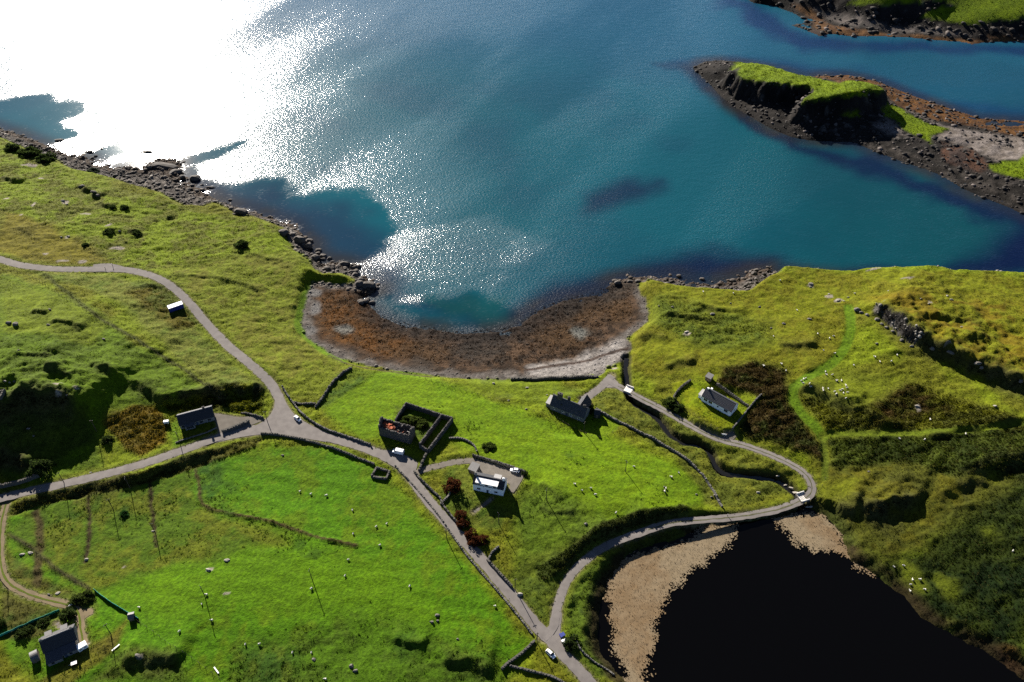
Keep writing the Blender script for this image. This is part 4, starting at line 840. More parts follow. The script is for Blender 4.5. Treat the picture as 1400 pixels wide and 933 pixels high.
# ------------------------------------------------------------------ mesh builder for things
class MB:
    def __init__(s): s.v = []; s.f = []; s.mi = []
    def poly(s, pts, m=0):
        n = len(s.v); s.v += [tuple(p) for p in pts]; s.f.append(tuple(range(n, n + len(pts)))); s.mi.append(m)
    def box(s, x0, x1, y0, y1, z0, z1, m=0, top=None):
        n = len(s.v); s.v += [(x0, y0, z0), (x1, y0, z0), (x1, y1, z0), (x0, y1, z0), (x0, y0, z1), (x1, y0, z1), (x1, y1, z1), (x0, y1, z1)]
        for q in ((3, 2, 1, 0), (4, 5, 6, 7), (0, 1, 5, 4), (1, 2, 6, 5), (2, 3, 7, 6), (3, 0, 4, 7)): s.f.append(tuple(n + a for a in q)); s.mi.append(m)
        if top is not None: s.mi[-5] = top
        return s
    def prism(s, prof, x0, x1, m=0):
        """closed (y,z) profile extruded along x"""
        n = len(s.v); k = len(prof)
        s.v += [(x0, y, z) for y, z in prof] + [(x1, y, z) for y, z in prof]
        for a in range(k): b = (a + 1) % k; s.f.append((n + a, n + b, n + k + b, n + k + a)); s.mi.append(m)
        s.f.append(tuple(n + a for a in range(k))[::-1]); s.mi.append(m); s.f.append(tuple(n + k + a for a in range(k))); s.mi.append(m); return s
    def tube(s, a, b, r0, r1=None, n=6, m=0):
        a = Vector(a); b = Vector(b); r1 = r0 if r1 is None else r1; d = (b - a).normalized(); u = d.orthogonal().normalized(); w = d.cross(u); o = len(s.v)
        for c, r in ((a, r0), (b, r1)):
            for k in range(n): t = 2 * math.pi * k / n; s.v.append(tuple(c + u * (r * math.cos(t)) + w * (r * math.sin(t))))
        for k in range(n): q = (k + 1) % n; s.f.append((o + k, o + q, o + n + q, o + n + k)); s.mi.append(m)
        s.f.append(tuple(o + k for k in range(n))[::-1]); s.f.append(tuple(o + n + k for k in range(n))); s.mi += [m, m]; return s
    def build(s, name, mats, parent=None, smooth=False, bevel=0):
        me = bpy.data.meshes.new(name); me.from_pydata(s.v, [], s.f)
        bm = bmesh.new(); bm.from_mesh(me)
        for f, k in zip(bm.faces, s.mi): f.material_index = k; f.smooth = smooth
        if bevel: bmesh.ops.bevel(bm, geom=[e for e in bm.edges], offset=bevel, segments=1, affect='EDGES')
        bmesh.ops.recalc_face_normals(bm, faces=bm.faces); bm.to_mesh(me); bm.free()
        return link(name, me, parent, mats if isinstance(mats, (list, tuple)) else [mats])
def empty(name, loc, rz, label, cat, group=None):
    o = bpy.data.objects.new(name, None); o.empty_display_size = .5; COL.objects.link(o); o.location = loc; o.rotation_euler = (0, 0, rz); return tag(o, label, cat, group)
def ground_at(u, v): return Vector(T.hit(u, v))
def zat(x, y): return float(T.z(x, y))

M_WHITE = mat('white_render', (0.83, .83, .82), .04, 1.5, .8, .1); M_STONEW = mat('grey_stone_wall', (0.12, .11, .10), .35, 2.5, .9, .5, .15, rgb2=(0.055, .052, .05)); M_DARKW = mat('weathered_wall', (0.20, .195, .185), .2, 2, .9, .3, .15)
M_SLATE = mat('slate_roof', (0.045, .047, .055), .35, 4, .55, .3, .35); M_SLATE2 = mat('dark_slate_roof', (0.030, .030, .034), .3, 4, .6, .3, .3); M_GLASS = mat('window_glass', (0.02, .025, .03), .2, 1, .08, 0, .6); M_GFRAME = mat('grey_frame', (0.12, .13, .15), .1, 3, .5); M_FRAME = mat('white_frame', (0.78, .78, .76), .05, 3, .5)
M_WOOD = mat('weathered_wood', (0.16, .125, .09), .3, 5, .85, .3, .2); M_LEAD = mat('pale_sheet_roof', (0.34, .33, .32), .12, 3, .5, .1, .4); M_RIDGE = mat('ridge_tile', (0.26, .25, .24), .15, 3, .8); M_CHIM = mat('chimney_render', (0.25, .235, .22), .2, 3, .9, .2)
M_CORR = mat('corrugated_iron', (0.125, .12, .118), .15, 6, .6, .3, .4); M_BLUE = mat('blue_steel', (0.03, .045, .22), .2, 2, .5); M_RUST = mat('rusty_debris', (0.30, .075, .03), .4, 3, .9, .2); M_TYRE = mat('tyre_rubber', (0.02, .02, .02), .2, 5, .9); M_RIM = mat('alloy_rim', (.5, .5, .5), .1, 5, .35, 0, .5, .8)
M_CAR = mat('white_car_paint', (0.80, .80, .80), .03, 2, .25, 0, .5); M_LAMP = mat('lamp_lens', (.7, .7, .65), .1, 4, .15, 0, .6); M_RED = mat('red_plastic', (.35, .03, .02), .15, 4, .4); M_POLE = mat('tarred_pole', (0.055, .042, .03), .3, 4, .9); M_CONC = mat('pale_concrete', (0.60, .57, .53), .12, 3, .85, .2); M_NET = mat('turquoise_netting', (0.02, .33, .24), .2, 3, .7)
M_WOOL = mat('sheep_wool', (0.50, .48, .43), .12, 6, .95); M_DOOR = mat('painted_door', (0.05, .07, .12), .2, 3, .5); M_STEEL = mat('galvanised_steel', (.5, .5, .5), .1, 6, .45, 0, .5, .3)

M_DORM = mat('bright_zinc_roof', (0.62, .61, .60), .08, 3, .5, .1, .3)
def house_frame(name, A, B, depth, label, cat='house', dz=0.0):
    a = ground_at(*A); b = ground_at(*B); d = (b - a); d.z = 0; L = d.length; d.normalize(); n = Vector((-d.y, d.x, 0)); c = (a + b) / 2 + n * depth / 2
    zs = [zat(*(c + d * sx * L / 2 + n * sy * depth / 2)[:2]) for sx in (-1, 0, 1) for sy in (-1, 0, 1)]
    c.z = min(zs) + .35 * (max(zs) - min(zs)) + dz
    print(name, 'L', round(L, 1), 'depth', depth, 'z', round(c.z, 1))
    return empty(name, c, math.atan2(d.y, d.x), label, cat), L
def gable_walls(root, L, D, eave, ridge, m, name='wall'):
    MB().prism([(-D / 2, -1), (D / 2, -1), (D / 2, eave), (0, ridge), (-D / 2, eave)], -L / 2, L / 2).build(name, m, root)
def gable_roof(root, L, D, eave, ridge, m, over=.25, th=.16, name='roof', ridge_m=None):
    k = (ridge - eave) / (D / 2); e = D / 2 + over; r = ridge + .12
    mb = MB()
    for s in (-1, 1):
        mb.prism([(s * e, r - k * e), (0, r), (0, r + th), (s * e, r - k * e + th)] if s > 0 else [(0, r), (s * e, r - k * e), (s * e, r - k * e + th), (0, r + th)], -L / 2 - over, L / 2 + over)
    # slate courses standing slightly proud
    n = int(math.hypot(D / 2, ridge - eave) / .55)
    for s in (-1, 1):
        for q in range(n):
            y = e * (q + .15) / n; z = r - k * y + th
            mb.prism([(s * y, z), (s * (y + .05), z - k * .05 + .03), (s * (y + .3), z - k * .3 + .012)], -L / 2 - over + .01, L / 2 + over - .01)
    o = mb.build(name, m, root)
    MB().prism([(-.2, r + th - .2 * k + .03), (0, r + th + .08), (.2, r + th - .2 * k + .03), (0, r + th - .08)], -L / 2 - over - .02, L / 2 + over + .02).build('ridge_tiles', ridge_m or m, o)
    return o
def chimney(parent, x, y, z0, z1, m=M_CHIM, w=.8, d=.6, pots=2):
    mb = MB().box(x - w / 2, x + w / 2, y - d / 2, y + d / 2, z0, z1).box(x - w / 2 - .08, x + w / 2 + .08, y - d / 2 - .08, y + d / 2 + .08, z1 - .2, z1 - .05)
    for k in range(pots): px = x + (k - (pots - 1) / 2) * .36; mb.tube((px, y, z1), (px, y, z1 + .4), .12, .1)
    return mb.build('chimney', m, parent)
def window(root, x, z, w, h, y, face=-1, bars=1, name='window', fm=None):
    """window in a wall facing -y (face=-1) or +y at plane y"""
    o = MB(); t = .09; y0, y1 = (y + face * .07, y - face * .04); a, b = min(y0, y1), max(y0, y1)
    o.box(x - w / 2, x - w / 2 + t, a, b, z - h / 2, z + h / 2).box(x + w / 2 - t, x + w / 2, a, b, z - h / 2, z + h / 2).box(x - w / 2 + t, x + w / 2 - t, a, b, z + h / 2 - t, z + h / 2).box(x - w / 2 - .06, x + w / 2 + .06, a - .06, b, z - h / 2 - .08, z - h / 2)
    for k in range(bars): q = x - w / 2 + w * (k + 1) / (bars + 1); o.box(q - .03, q + .03, a + .01, b, z - h / 2 + .001, z + h / 2 - t)
    f = o.build(name, fm or M_FRAME, root)
    MB().box(x - w / 2 + .02, x + w / 2 - .02, y + face * .03 - .01, y + face * .03 + .01, z - h / 2 + .01, z + h / 2 - .02).build('pane', M_GLASS, f); return f
def gwindow(root, y, z, w, h, x, face=1):
    o = MB(); a, b = sorted((x + face * .07, x - face * .04)); t = .09
    o.box(a, b, y - w / 2, y - w / 2 + t, z - h / 2, z + h / 2).box(a, b, y + w / 2 - t, y + w / 2, z - h / 2, z + h / 2).box(a, b, y - w / 2 + t, y + w / 2 - t, z + h / 2 - t, z + h / 2)
    f = o.build('window', M_FRAME, root); MB().box(x + face * .03 - .01, x + face * .03 + .01, y - w / 2 + .02, y + w / 2 - .02, z - h / 2, z + h / 2 - .02).build('pane', M_GLASS, f)
def door(root, x, y, w=.95, h=2.05, m=M_DOOR):
    o = MB().box(x - w / 2, x + w / 2, y - .06, y + .03, 0, h).build('door', m, root); MB().box(x + w / 2 - .14, x + w / 2 - .08, y - .11, y - .062, 1, 1.1).build('handle', M_STEEL, o)

# ---- white two-storey house in the middle
r, L = house_frame('white_house', (647, 670), (688, 678.5), 6.2, 'white two-storey house with a pale flat dormer roof and dark slates in the centre', dz=.1)
D = 6.2; gable_walls(r, L, D, 4.3, 6.5, M_WHITE); rf = gable_roof(r, L, D, 4.3, 6.5, M_SLATE2)
chimney(rf, -L / 2 + .55, 0, 5.8, 8.3, M_CHIM); chimney(rf, L / 2 - .55, 0, 5.8, 8.3, M_WHITE)
x0, x1 = -L * .40, L * .30
dm = MB().prism([(-D / 2 - .06, 3.9), (-D / 2 - .06, 6.0), (-.9, 6.16), (-.9, 4.8)], x0, x1).build('dormer', M_WHITE, r)
MB().prism([(-D / 2 - .35, 6.0), (-.55, 6.2), (-.55, 6.36), (-D / 2 - .35, 6.16)], x0 - .25, x1 + .25).build('dormer_roof', M_DORM, dm)
for x in (-L * .32, -L * .05, L * .22): window(dm, x, 5.1, 1.7, 1.2, -D / 2 - .06, bars=2)
for x in (-L * .31, L * .26): window(r, x, 1.75, 1.6, 1.25, -D / 2, bars=1)
door(r, -L * .02, -D / 2); gwindow(r, 0, 1.8, .8, 1.1, L / 2)
MB().box(L * .12, L * .34, .9, 2.6, 4.6, 6.2).build('rear_dormer', M_WHITE, r)
MB().box(L * .11, L * .35, .8, 2.9, 6.21, 6.35).build('rear_dormer_roof', M_LEAD, r)
# ---- its outbuilding
r, L = house_frame('outbuilding', (640.5, 646), (650.5, 649.5), 4.0, 'small shed with pale sheet roof beside the white house', 'shed')
MB().box(-L / 2, L / 2, -2, 2, -.6, 2.3).build('wall', M_STONEW, r); MB().prism([(-2.2, 2.32), (2.2, 2.75), (2.2, 2.87), (-2.2, 2.44)], -L / 2 - .2, L / 2 + .2).build('roof', M_CORR, r); door(r, 0, -2, m=M_WOOD)
# ---- bungalow on the lawn
r, L = house_frame('bungalow', (958.4, 548), (998, 570), 6.6, 'long white bungalow with dark slate roof on a fenced bright lawn', dz=.1)
D = 6.6; gable_walls(r, L, D, 3.2, 5.9, M_WHITE); rf = gable_roof(r, L, D, 3.2, 5.9, M_SLATE)
for x in (-L * .36, -L * .20, L * .33): window(r, x, 2.1, 2.0, 1.5, -D / 2, bars=1)
window(r, L * .06, 2.1, .9, 1.0, -D / 2, bars=0); door(r, L * .20, -D / 2, m=M_FRAME); gwindow(r, .3, 1.8, .7, 1.4, L / 2)
p = MB().prism([(-2.4, -.6), (1.2, -.6), (1.2, 2.7), (-2.4, 2.1)], -L / 2 - 2.2, -L / 2 - .001).build('porch', M_WHITE, r); MB().prism([(-2.6, 2.12), (1.4, 2.78), (1.4, 2.9), (-2.6, 2.24)], -L / 2 - 2.4, -L / 2 - .002).build('porch_roof', M_LEAD, p)
MB().box(-L / 2 + .4, -L / 2 + 1.3, D / 2 + .005, D / 2 + 1.4, -.5, 3.0).build('rear_porch', M_WHITE, r); chimney(rf, -L * .44, 0, 5.2, 6.7, M_WHITE, pots=1)
r, L = house_frame('garden_shed', (963.5, 519.5), (970.5, 523), 3.0, 'small grey flat-roofed shed above the bungalow lawn', 'shed')
MB().box(-L / 2, L / 2, -1.5, 1.5, -.6, 2.3).build('wall', M_WOOD, r); MB().prism([(-1.7, 2.31), (1.7, 2.6), (1.7, 2.7), (-1.7, 2.41)], -L / 2 - .2, L / 2 + .2).build('roof', M_CORR, r); door(r, 0, -1.5, m=M_WOOD)
# ---- slate house above the beach
r, L = house_frame('slate_house', (752, 560), (797.5, 578), 6.8, 'dark slate-roofed house with tall chimneys and a cross gable near the beach', dz=.1)
D = 6.8; gable_walls(r, L, D, 3.1, 6.6, M_DARKW); rf = gable_roof(r, L, D, 3.1, 6.6, M_SLATE)
chimney(rf, -L * .30, -.3, 4.8, 9.9, M_STONEW, 2.3, 1.3, 3); chimney(rf, -L * .07, 1.2, 5.0, 8.0, M_STONEW, 1.2, .8, 2); chimney(rf, L * .42, 0, 5.9, 8.0, M_STONEW, 1.2, .8, 2)
w = MB(); w.prism([(D / 2 - .1, -1), (D / 2 + 4.2, -1), (D / 2 + 4.2, 3.3), (D / 2 - .1, 3.3)], L * .14, L * .44); wg = w.build('wing', M_DARKW, r)
xm = L * .29; hw = L * .15 + .25
mb = MB()
for s in (-1, 1): mb.poly([(xm, -.6, 6.85), (xm + s * hw, .9, 3.1), (xm + s * hw, D / 2 + 4.5, 3.1), (xm, D / 2 + 4.5, 6.85)]); mb.poly([(xm, -.6, 6.70), (xm + s * hw, .9, 2.95), (xm + s * hw, D / 2 + 4.5, 2.95), (xm, D / 2 + 4.5, 6.70)])
mb.poly([(xm - hw + .3, D / 2 + 4.19, 3.2), (xm + hw - .3, D / 2 + 4.19, 3.2), (xm, D / 2 + 4.19, 6.6)]); mb.build('wing_roof', M_SLATE2, wg)
p = MB().prism([(-2.6, -.6), (2.4, -.6), (2.4, 3.0), (-2.6, 2.4)], -L / 2 - 2.6, -L / 2 - .001).build('side_annex', M_DARKW, r); MB().prism([(-2.8, 2.42), (2.6, 3.05), (2.6, 3.2), (-2.8, 2.57)], -L / 2 - 2.8, -L / 2 - .3).build('annex_roof', M_LEAD, p)
for x in (-L * .38, -L * .12, L * .12, L * .36): window(r, x, 1.75, 1.1, 1.3, -D / 2)
for x in (-.2, .1, .33):
    y = -1.9; z = 3.1 + 3.5 * (1 - 1.9 / 3.4) + .36
    MB().box(x * L - .4, x * L + .4, y - .45, y + .45, z - .35, z + .12).build('skylight', M_GLASS, r)
door(r, 0, -D / 2)
r, L = house_frame('dark_shed', (812, 571.5), (820, 572.5), 3.6, 'small dark pitched shed beside the slate-roofed house', 'shed')
gable_walls(r, L, 3.6, 2.2, 3.4, M_SLATE2); gable_roof(r, L, 3.6, 2.2, 3.4, M_SLATE2, .15, .1); door(r, 0, -1.8, m=M_WOOD)
# ---- cottage by the road junction
r, L = house_frame('roadside_cottage', (247.5, 587.5), (294, 575.5), 7.4, 'low dark-roofed cottage with pale ridge and chimney beside the road junction', dz=.1)
D = 7.4; gable_walls(r, L, D, 2.7, 5.6, M_DARKW); rf = gable_roof(r, L, D, 2.7, 5.6, M_SLATE2, ridge_m=M_RIDGE); chimney(rf, L * .28, .1, 5.0, 6.9, M_STONEW, 1.0, .7)
for x in (-L * .38, -L * .18, L * .12, L * .36): window(r, x, 1.55, 2.2 if x < 0 else 1.5, 1.2, -D / 2, bars=2, fm=M_GFRAME)
door(r, L * .0, -D / 2)
q = MB().box(-L * .36, -L * .08, -D / 2 - 1.6, -D / 2 - .001, -.6, 2.3).build('sun_porch', M_DARKW, r); MB().prism([(-D / 2 - 1.8, 2.32), (-D / 2 - .02, 2.75), (-D / 2 - .02, 2.85), (-D / 2 - 1.8, 2.42)], -L * .37, -L * .07).build('porch_roof', M_SLATE, q); window(q, -L * .22, 1.5, 3.2, 1.2, -D / 2 - 1.6, bars=3, fm=M_GFRAME)
# ---- farm cottage, lower left
r, L = house_frame('farm_cottage', (63.5, 898), (108.5, 880), 7.0, 'dark-roofed cottage with slate lean-tos at the end of the sandy track', dz=.1)
D = 7.0; gable_walls(r, L, D, 2.8, 5.8, M_DARKW); rf = gable_roof(r, L, D, 2.8, 5.8, M_SLATE2, ridge_m=M_RIDGE)
chimney(rf, -L / 2 + .5, 0, 5.0, 6.9, M_CHIM); chimney(rf, L / 2 - .5, 0, 5.0, 6.9, M_CHIM)
a = MB().box(.02 * L, L * .44, -D / 2 - 3.6, -D / 2 - .001, -.8, 2.35).build('lean_to', M_DARKW, r); MB().prism([(-D / 2 - 3.8, 2.37), (-D / 2 - .3, 2.95), (-D / 2 - .3, 3.07), (-D / 2 - 3.8, 2.49)], 0, L * .46).build('lean_to_roof', M_SLATE, a)
a = MB().box(-L * .46, -.02 * L, -D / 2 - 4.6, -D / 2 - .001, -.8, 2.1).build('lean_to', M_DARKW, r); MB().prism([(-D / 2 - 4.8, 2.12), (-D / 2 - 2.4, 2.5), (-D / 2 - .3, 2.85), (-D / 2 - .3, 2.97), (-D / 2 - 2.4, 2.62), (-D / 2 - 4.8, 2.24)], -L * .48, 0 - .01).build('lean_to_roof', M_SLATE, a)
for x in (-L * .26, L * .22):
    a = MB().box(x - 1.1, x + 1.1, D / 2 - 1.6, D / 2 + .1, 2.5, 4.6).build('dormer', M_DARKW, r); MB().box(x - 1.25, x + 1.25, D / 2 - 1.8, D / 2 + .3, 4.61, 4.75).build('dormer_roof', M_CORR, a); window(a, x, 3.7, 1.3, 1.2, D / 2 + .1, 1)
for x in (-L * .3, L * .25): window(r, x, 1.55, 1.0, 1.2, -D / 2 - (4.6 if x < 0 else 3.6), fm=M_GFRAME)
door(r, L * .1, -D / 2 - 3.6)
r, L = house_frame('round_roofed_shed', (45.5, 908), (56, 903), 4.2, 'grey round-roofed corrugated shed left of the farm cottage', 'shed')
prof = [(-2.1, -.6)] + [(-2.1 * math.cos(a), 1.0 + 1.9 * math.sin(a)) for a in np.linspace(0, math.pi, 9)] + [(2.1, -.6)]
MB().prism(prof, -L / 2 + .05, L / 2 - .05).build('wall', M_WOOD, r)
mb = MB(); pa = [(-2.2 * math.cos(a), 1.0 + 2.02 * math.sin(a)) for a in np.linspace(0, math.pi, 13)]; n = 11
for k in range(n):
    xa, xb = -L / 2 + L * k / n, -L / 2 + L * (k + .62) / n
    for p_, q_ in zip(pa, pa[1:]): mb.poly([(xa, *p_), (xb, *p_), (xb, *q_), (xa, *q_)])
    pb = [(y * .975, 1 + (z_ - 1) * .975) for y, z_ in pa]; xc = -L / 2 + L * (k + 1) / n
    for p_, q_ in zip(pb, pb[1:]): mb.poly([(xb, *p_), (xc, *p_), (xc, *q_), (xb, *q_)])
mb.build('roof', M_CORR, r); door(r, 0, -2.1, m=M_WOOD)
r, L = house_frame('field_hut', (177, 850), (184, 848.5), 2.6, 'small grey hut by the turquoise netting at the field corner', 'hut')
gable_walls(r, L, 2.6, 1.7, 2.4, M_WOOD); gable_roof(r, L, 2.6, 1.7, 2.4, M_CORR, .2, .08); door(r, 0, -1.3, .8, 1.6, M_WOOD)
r, L = house_frame('static_caravan', (109, 893), (121.5, 885.5), 2.4, 'small cream caravan parked against the farm cottage', 'caravan', .1)
MB().prism([(-1.15, .45), (1.15, .45), (1.2, 1.4), (1.1, 2.35), (-1.1, 2.35), (-1.2, 1.4)], -L / 2, L / 2).build('body', M_FRAME, r)
for x in (-L * .25, L * .25): window(r, x, 1.6, .9, .6, -1.21, bars=0)
for s in (-1, 1): MB().tube((0, s * 1.0, .33), (0, s * 1.2, .33), .33, n=12).build('wheel', M_TYRE, r)
MB().tube((L / 2, 0, .5), (L / 2 + .9, 0, .5), .06).build('tow_bar', M_STEEL, r)
r, L = house_frame('shipping_container', (232.5, 428), (252, 421.5), 2.9, 'blue steel container with pale roof beside the left-hand road', 'container')
MB().box(-L / 2, L / 2, -1.45, 1.45, .12, 2.7).build('body', M_BLUE, r)
mb = MB()
for k in range(26): x = -L / 2 + L * (k + .3) / 26; mb.box(x, x + L / 60, -1.5, -1.451, .3, 2.55).box(x, x + L / 60, 1.451, 1.5, .3, 2.55)
tag(mb.build('ribs', M_BLUE, r), kind='stuff'); MB().box(-L / 2 - .02, L / 2 + .02, -1.5, 1.5, 2.702, 2.82).build('roof', mat('pale_blue_roof', (0.15, .23, .42), .1, 2, .45), r)
for s in (-.72, .72): MB().box(L / 2 + .002, L / 2 + .06, s - .68, s + .68, .2, 2.6).build('door', M_BLUE, r)

# ---- ruined barn and its roofless yards
def wall_run(name, pts, th, h, m, parent, seed=0, top_var=.25, base=-1.0, local=None):
    """masonry wall along ground points, ragged top, coursed stones standing proud"""
    rr = random.Random(seed); mb = MB()
    for a, b in zip(pts, pts[1:]):
        a = Vector(a); b = Vector(b); d = b - a; Ls = Vector((d.x, d.y, 0)).length; dn = Vector((d.x, d.y, 0)).normalized(); nn = Vector((-dn.y, dn.x, 0)); n = max(1, int(Ls / .85))
        for k in range(n):
            p = a + d * (k / n); q = a + d * ((k + 1) / n); hh = h * (1 - top_var * rr.random() ** 2); t0 = th / 2 * (1 + .12 * rr.random())
            z0 = min(p.z, q.z) + base
            c = [p - nn * t0, q - nn * t0, q + nn * t0, p + nn * t0]; e = 0.04 * rr.random()
            n0 = len(mb.v)
            mb.v += [(x.x, x.y, z0) for x in c] + [(x.x + (-.06 if i in (1, 2) else .06) * dn.x * 0, x.y, p.z + hh * (1 - e * (i % 2))) for i, x in enumerate(c)]
            for f_ in ((3, 2, 1, 0), (4, 5, 6, 7), (0, 1, 5, 4), (1, 2, 6, 5), (2, 3, 7, 6), (3, 0, 4, 7)): mb.f.append(tuple(n0 + i for i in f_)); mb.mi.append(0)
            if rr.random() < .9:   # cope stone
                x = p.lerp(q, .5); s = th * (.28 + .25 * rr.random()); o_ = x + dn * rr.uniform(-.15, .15)
                n0 = len(mb.v); zz = p.z + hh - .05
                for dz, sc in ((0, 1), (.16 + .2 * rr.random(), .7)):
                    for sx, sy in ((-1, -1), (1, -1), (1, 1), (-1, 1)): w_ = o_ + dn * sx * s * sc * rr.uniform(.8, 1.2) + nn * sy * s * sc * rr.uniform(.9, 1.3); mb.v.append((w_.x, w_.y, zz + dz))
                for f_ in ((3, 2, 1, 0), (4, 5, 6, 7), (0, 1, 5, 4), (1, 2, 6, 5), (2, 3, 7, 6), (3, 0, 4, 7)): mb.f.append(tuple(n0 + i for i in f_)); mb.mi.append(0)
    if parent is not None:
        iv = parent.matrix_basis.inverted()
        mb.v = [tuple(iv @ Vector(v)) for v in mb.v]
    return mb.build(name, m, parent)
M_DRY = mat('drystone', (0.115, .108, .097), .4, 1.8, .95, .6, .1, rgb2=(0.085, .08, .07)); M_DRYP = mat('lichened_stone', (0.19, .18, .16), .3, 1.8, .95, .5, .1, rgb2=(0.09, .086, .08))
def flatpt(u, v, z): p = at_h(u, v, z); return Vector((p[0], p[1], z))
zr = float(T.hit(545, 598)[2]) - .1
FL, FR, BR, BL = [flatpt(u, v, zr) for u, v in ((520, 595), (561, 607), (567, 594.5), (524.5, 582))]
c = (FL + FR + BL + BR) / 4; r = empty('ruined_barn', c, math.atan2((FR - FL).y, (FR - FL).x), 'tall roofless stone ruin with rusty debris inside beside the white van', 'ruin')
r.rotation_euler.z = math.atan2((FR - FL).y, (FR - FL).x); bpy.context.view_layer.update()
W5 = 5.8
for nm, pts, h in (('front_wall', (FL, FR), W5), ('back_wall', (BL, BR), W5 - .4)): wall_run(nm, pts, .75, h, M_STONEW, r, 5, .12)
for pts, sd in (((FL, BL), 3), ((FR, BR), 4)):
    a, b = pts; wall_run('gable_wall', [a, a.lerp(b, .3)], .75, W5 + .8, M_STONEW, r, sd, .1); wall_run('gable_wall', [a.lerp(b, .3), a.lerp(b, .7)], .75, W5 + 2.0, M_STONEW, r, sd + 9, .15); wall_run('gable_wall', [a.lerp(b, .7), b], .75, W5 + .6, M_STONEW, r, sd + 19, .1)
rr = random.Random(31); iv = r.matrix_basis.inverted(); dx_ = (FR - FL); dy_ = (BL - FL)
for k in range(34):
    p = FL + dx_ * rr.uniform(.1, .9) + dy_ * rr.uniform(.2, .85); q = p + dx_.normalized() * rr.uniform(-2, 2) + dy_.normalized() * rr.uniform(-1.6, 1.6); z0 = rr.uniform(3.0, 4.3)
    MB().tube(iv @ (p + Vector((0, 0, z0))), iv @ (q + Vector((0, 0, z0 + rr.uniform(0, 1.3)))), .14, .12, 4).build('fallen_rafter', [M_WOOD, M_RUST, M_RIDGE][k % 3], r)
mb = MB()
for k in range(14):
    p = iv @ (FL + dx_ * rr.uniform(.1, .42) + dy_ * rr.uniform(.3, .8) + Vector((0, 0, rr.uniform(3.4, 4.8)))); t = rr.uniform(0, 3); a = Vector((math.cos(t), math.sin(t), .2)) * rr.uniform(.6, 1.3); b = Vector((-math.sin(t), math.cos(t), rr.uniform(-.3, .4))) * rr.uniform(.5, .9); mb.poly([p - a - b, p + a - b, p + a + b, p - a + b])
mb.build('rusty_roof_sheets', M_RUST, r)
mb = MB().box(-dx_.length / 2 + .4, dx_.length / 2 - .4, -dy_.length / 2 + .4, dy_.length / 2 - .4, -.5, 2.9); mb.build('rubble_fill', M_STONEW, r)
YH = 3.0
A_, B_, C_, D_, E_, F_ = [flatpt(u, v, zr) for u, v in ((541, 578), (555, 556), (604, 572.5), (619, 576.5), (586, 620), (574, 612.5))]
r = empty('roofless_yard', (A_ + C_) / 2, 0, 'roofless stone walled yard with a long empty byre behind the ruin', 'ruin'); bpy.context.view_layer.update()
for nm, pts, h in (('yard_wall', (A_, B_), YH - .6), ('yard_wall', (B_, C_, D_), YH), ('byre_wall', (C_, F_), YH), ('byre_wall', (D_, E_), YH), ('byre_wall', (E_, F_), YH - .6)): wall_run(nm, [Vector(p) for p in pts], .7, h, M_STONEW, r, 6, .06)
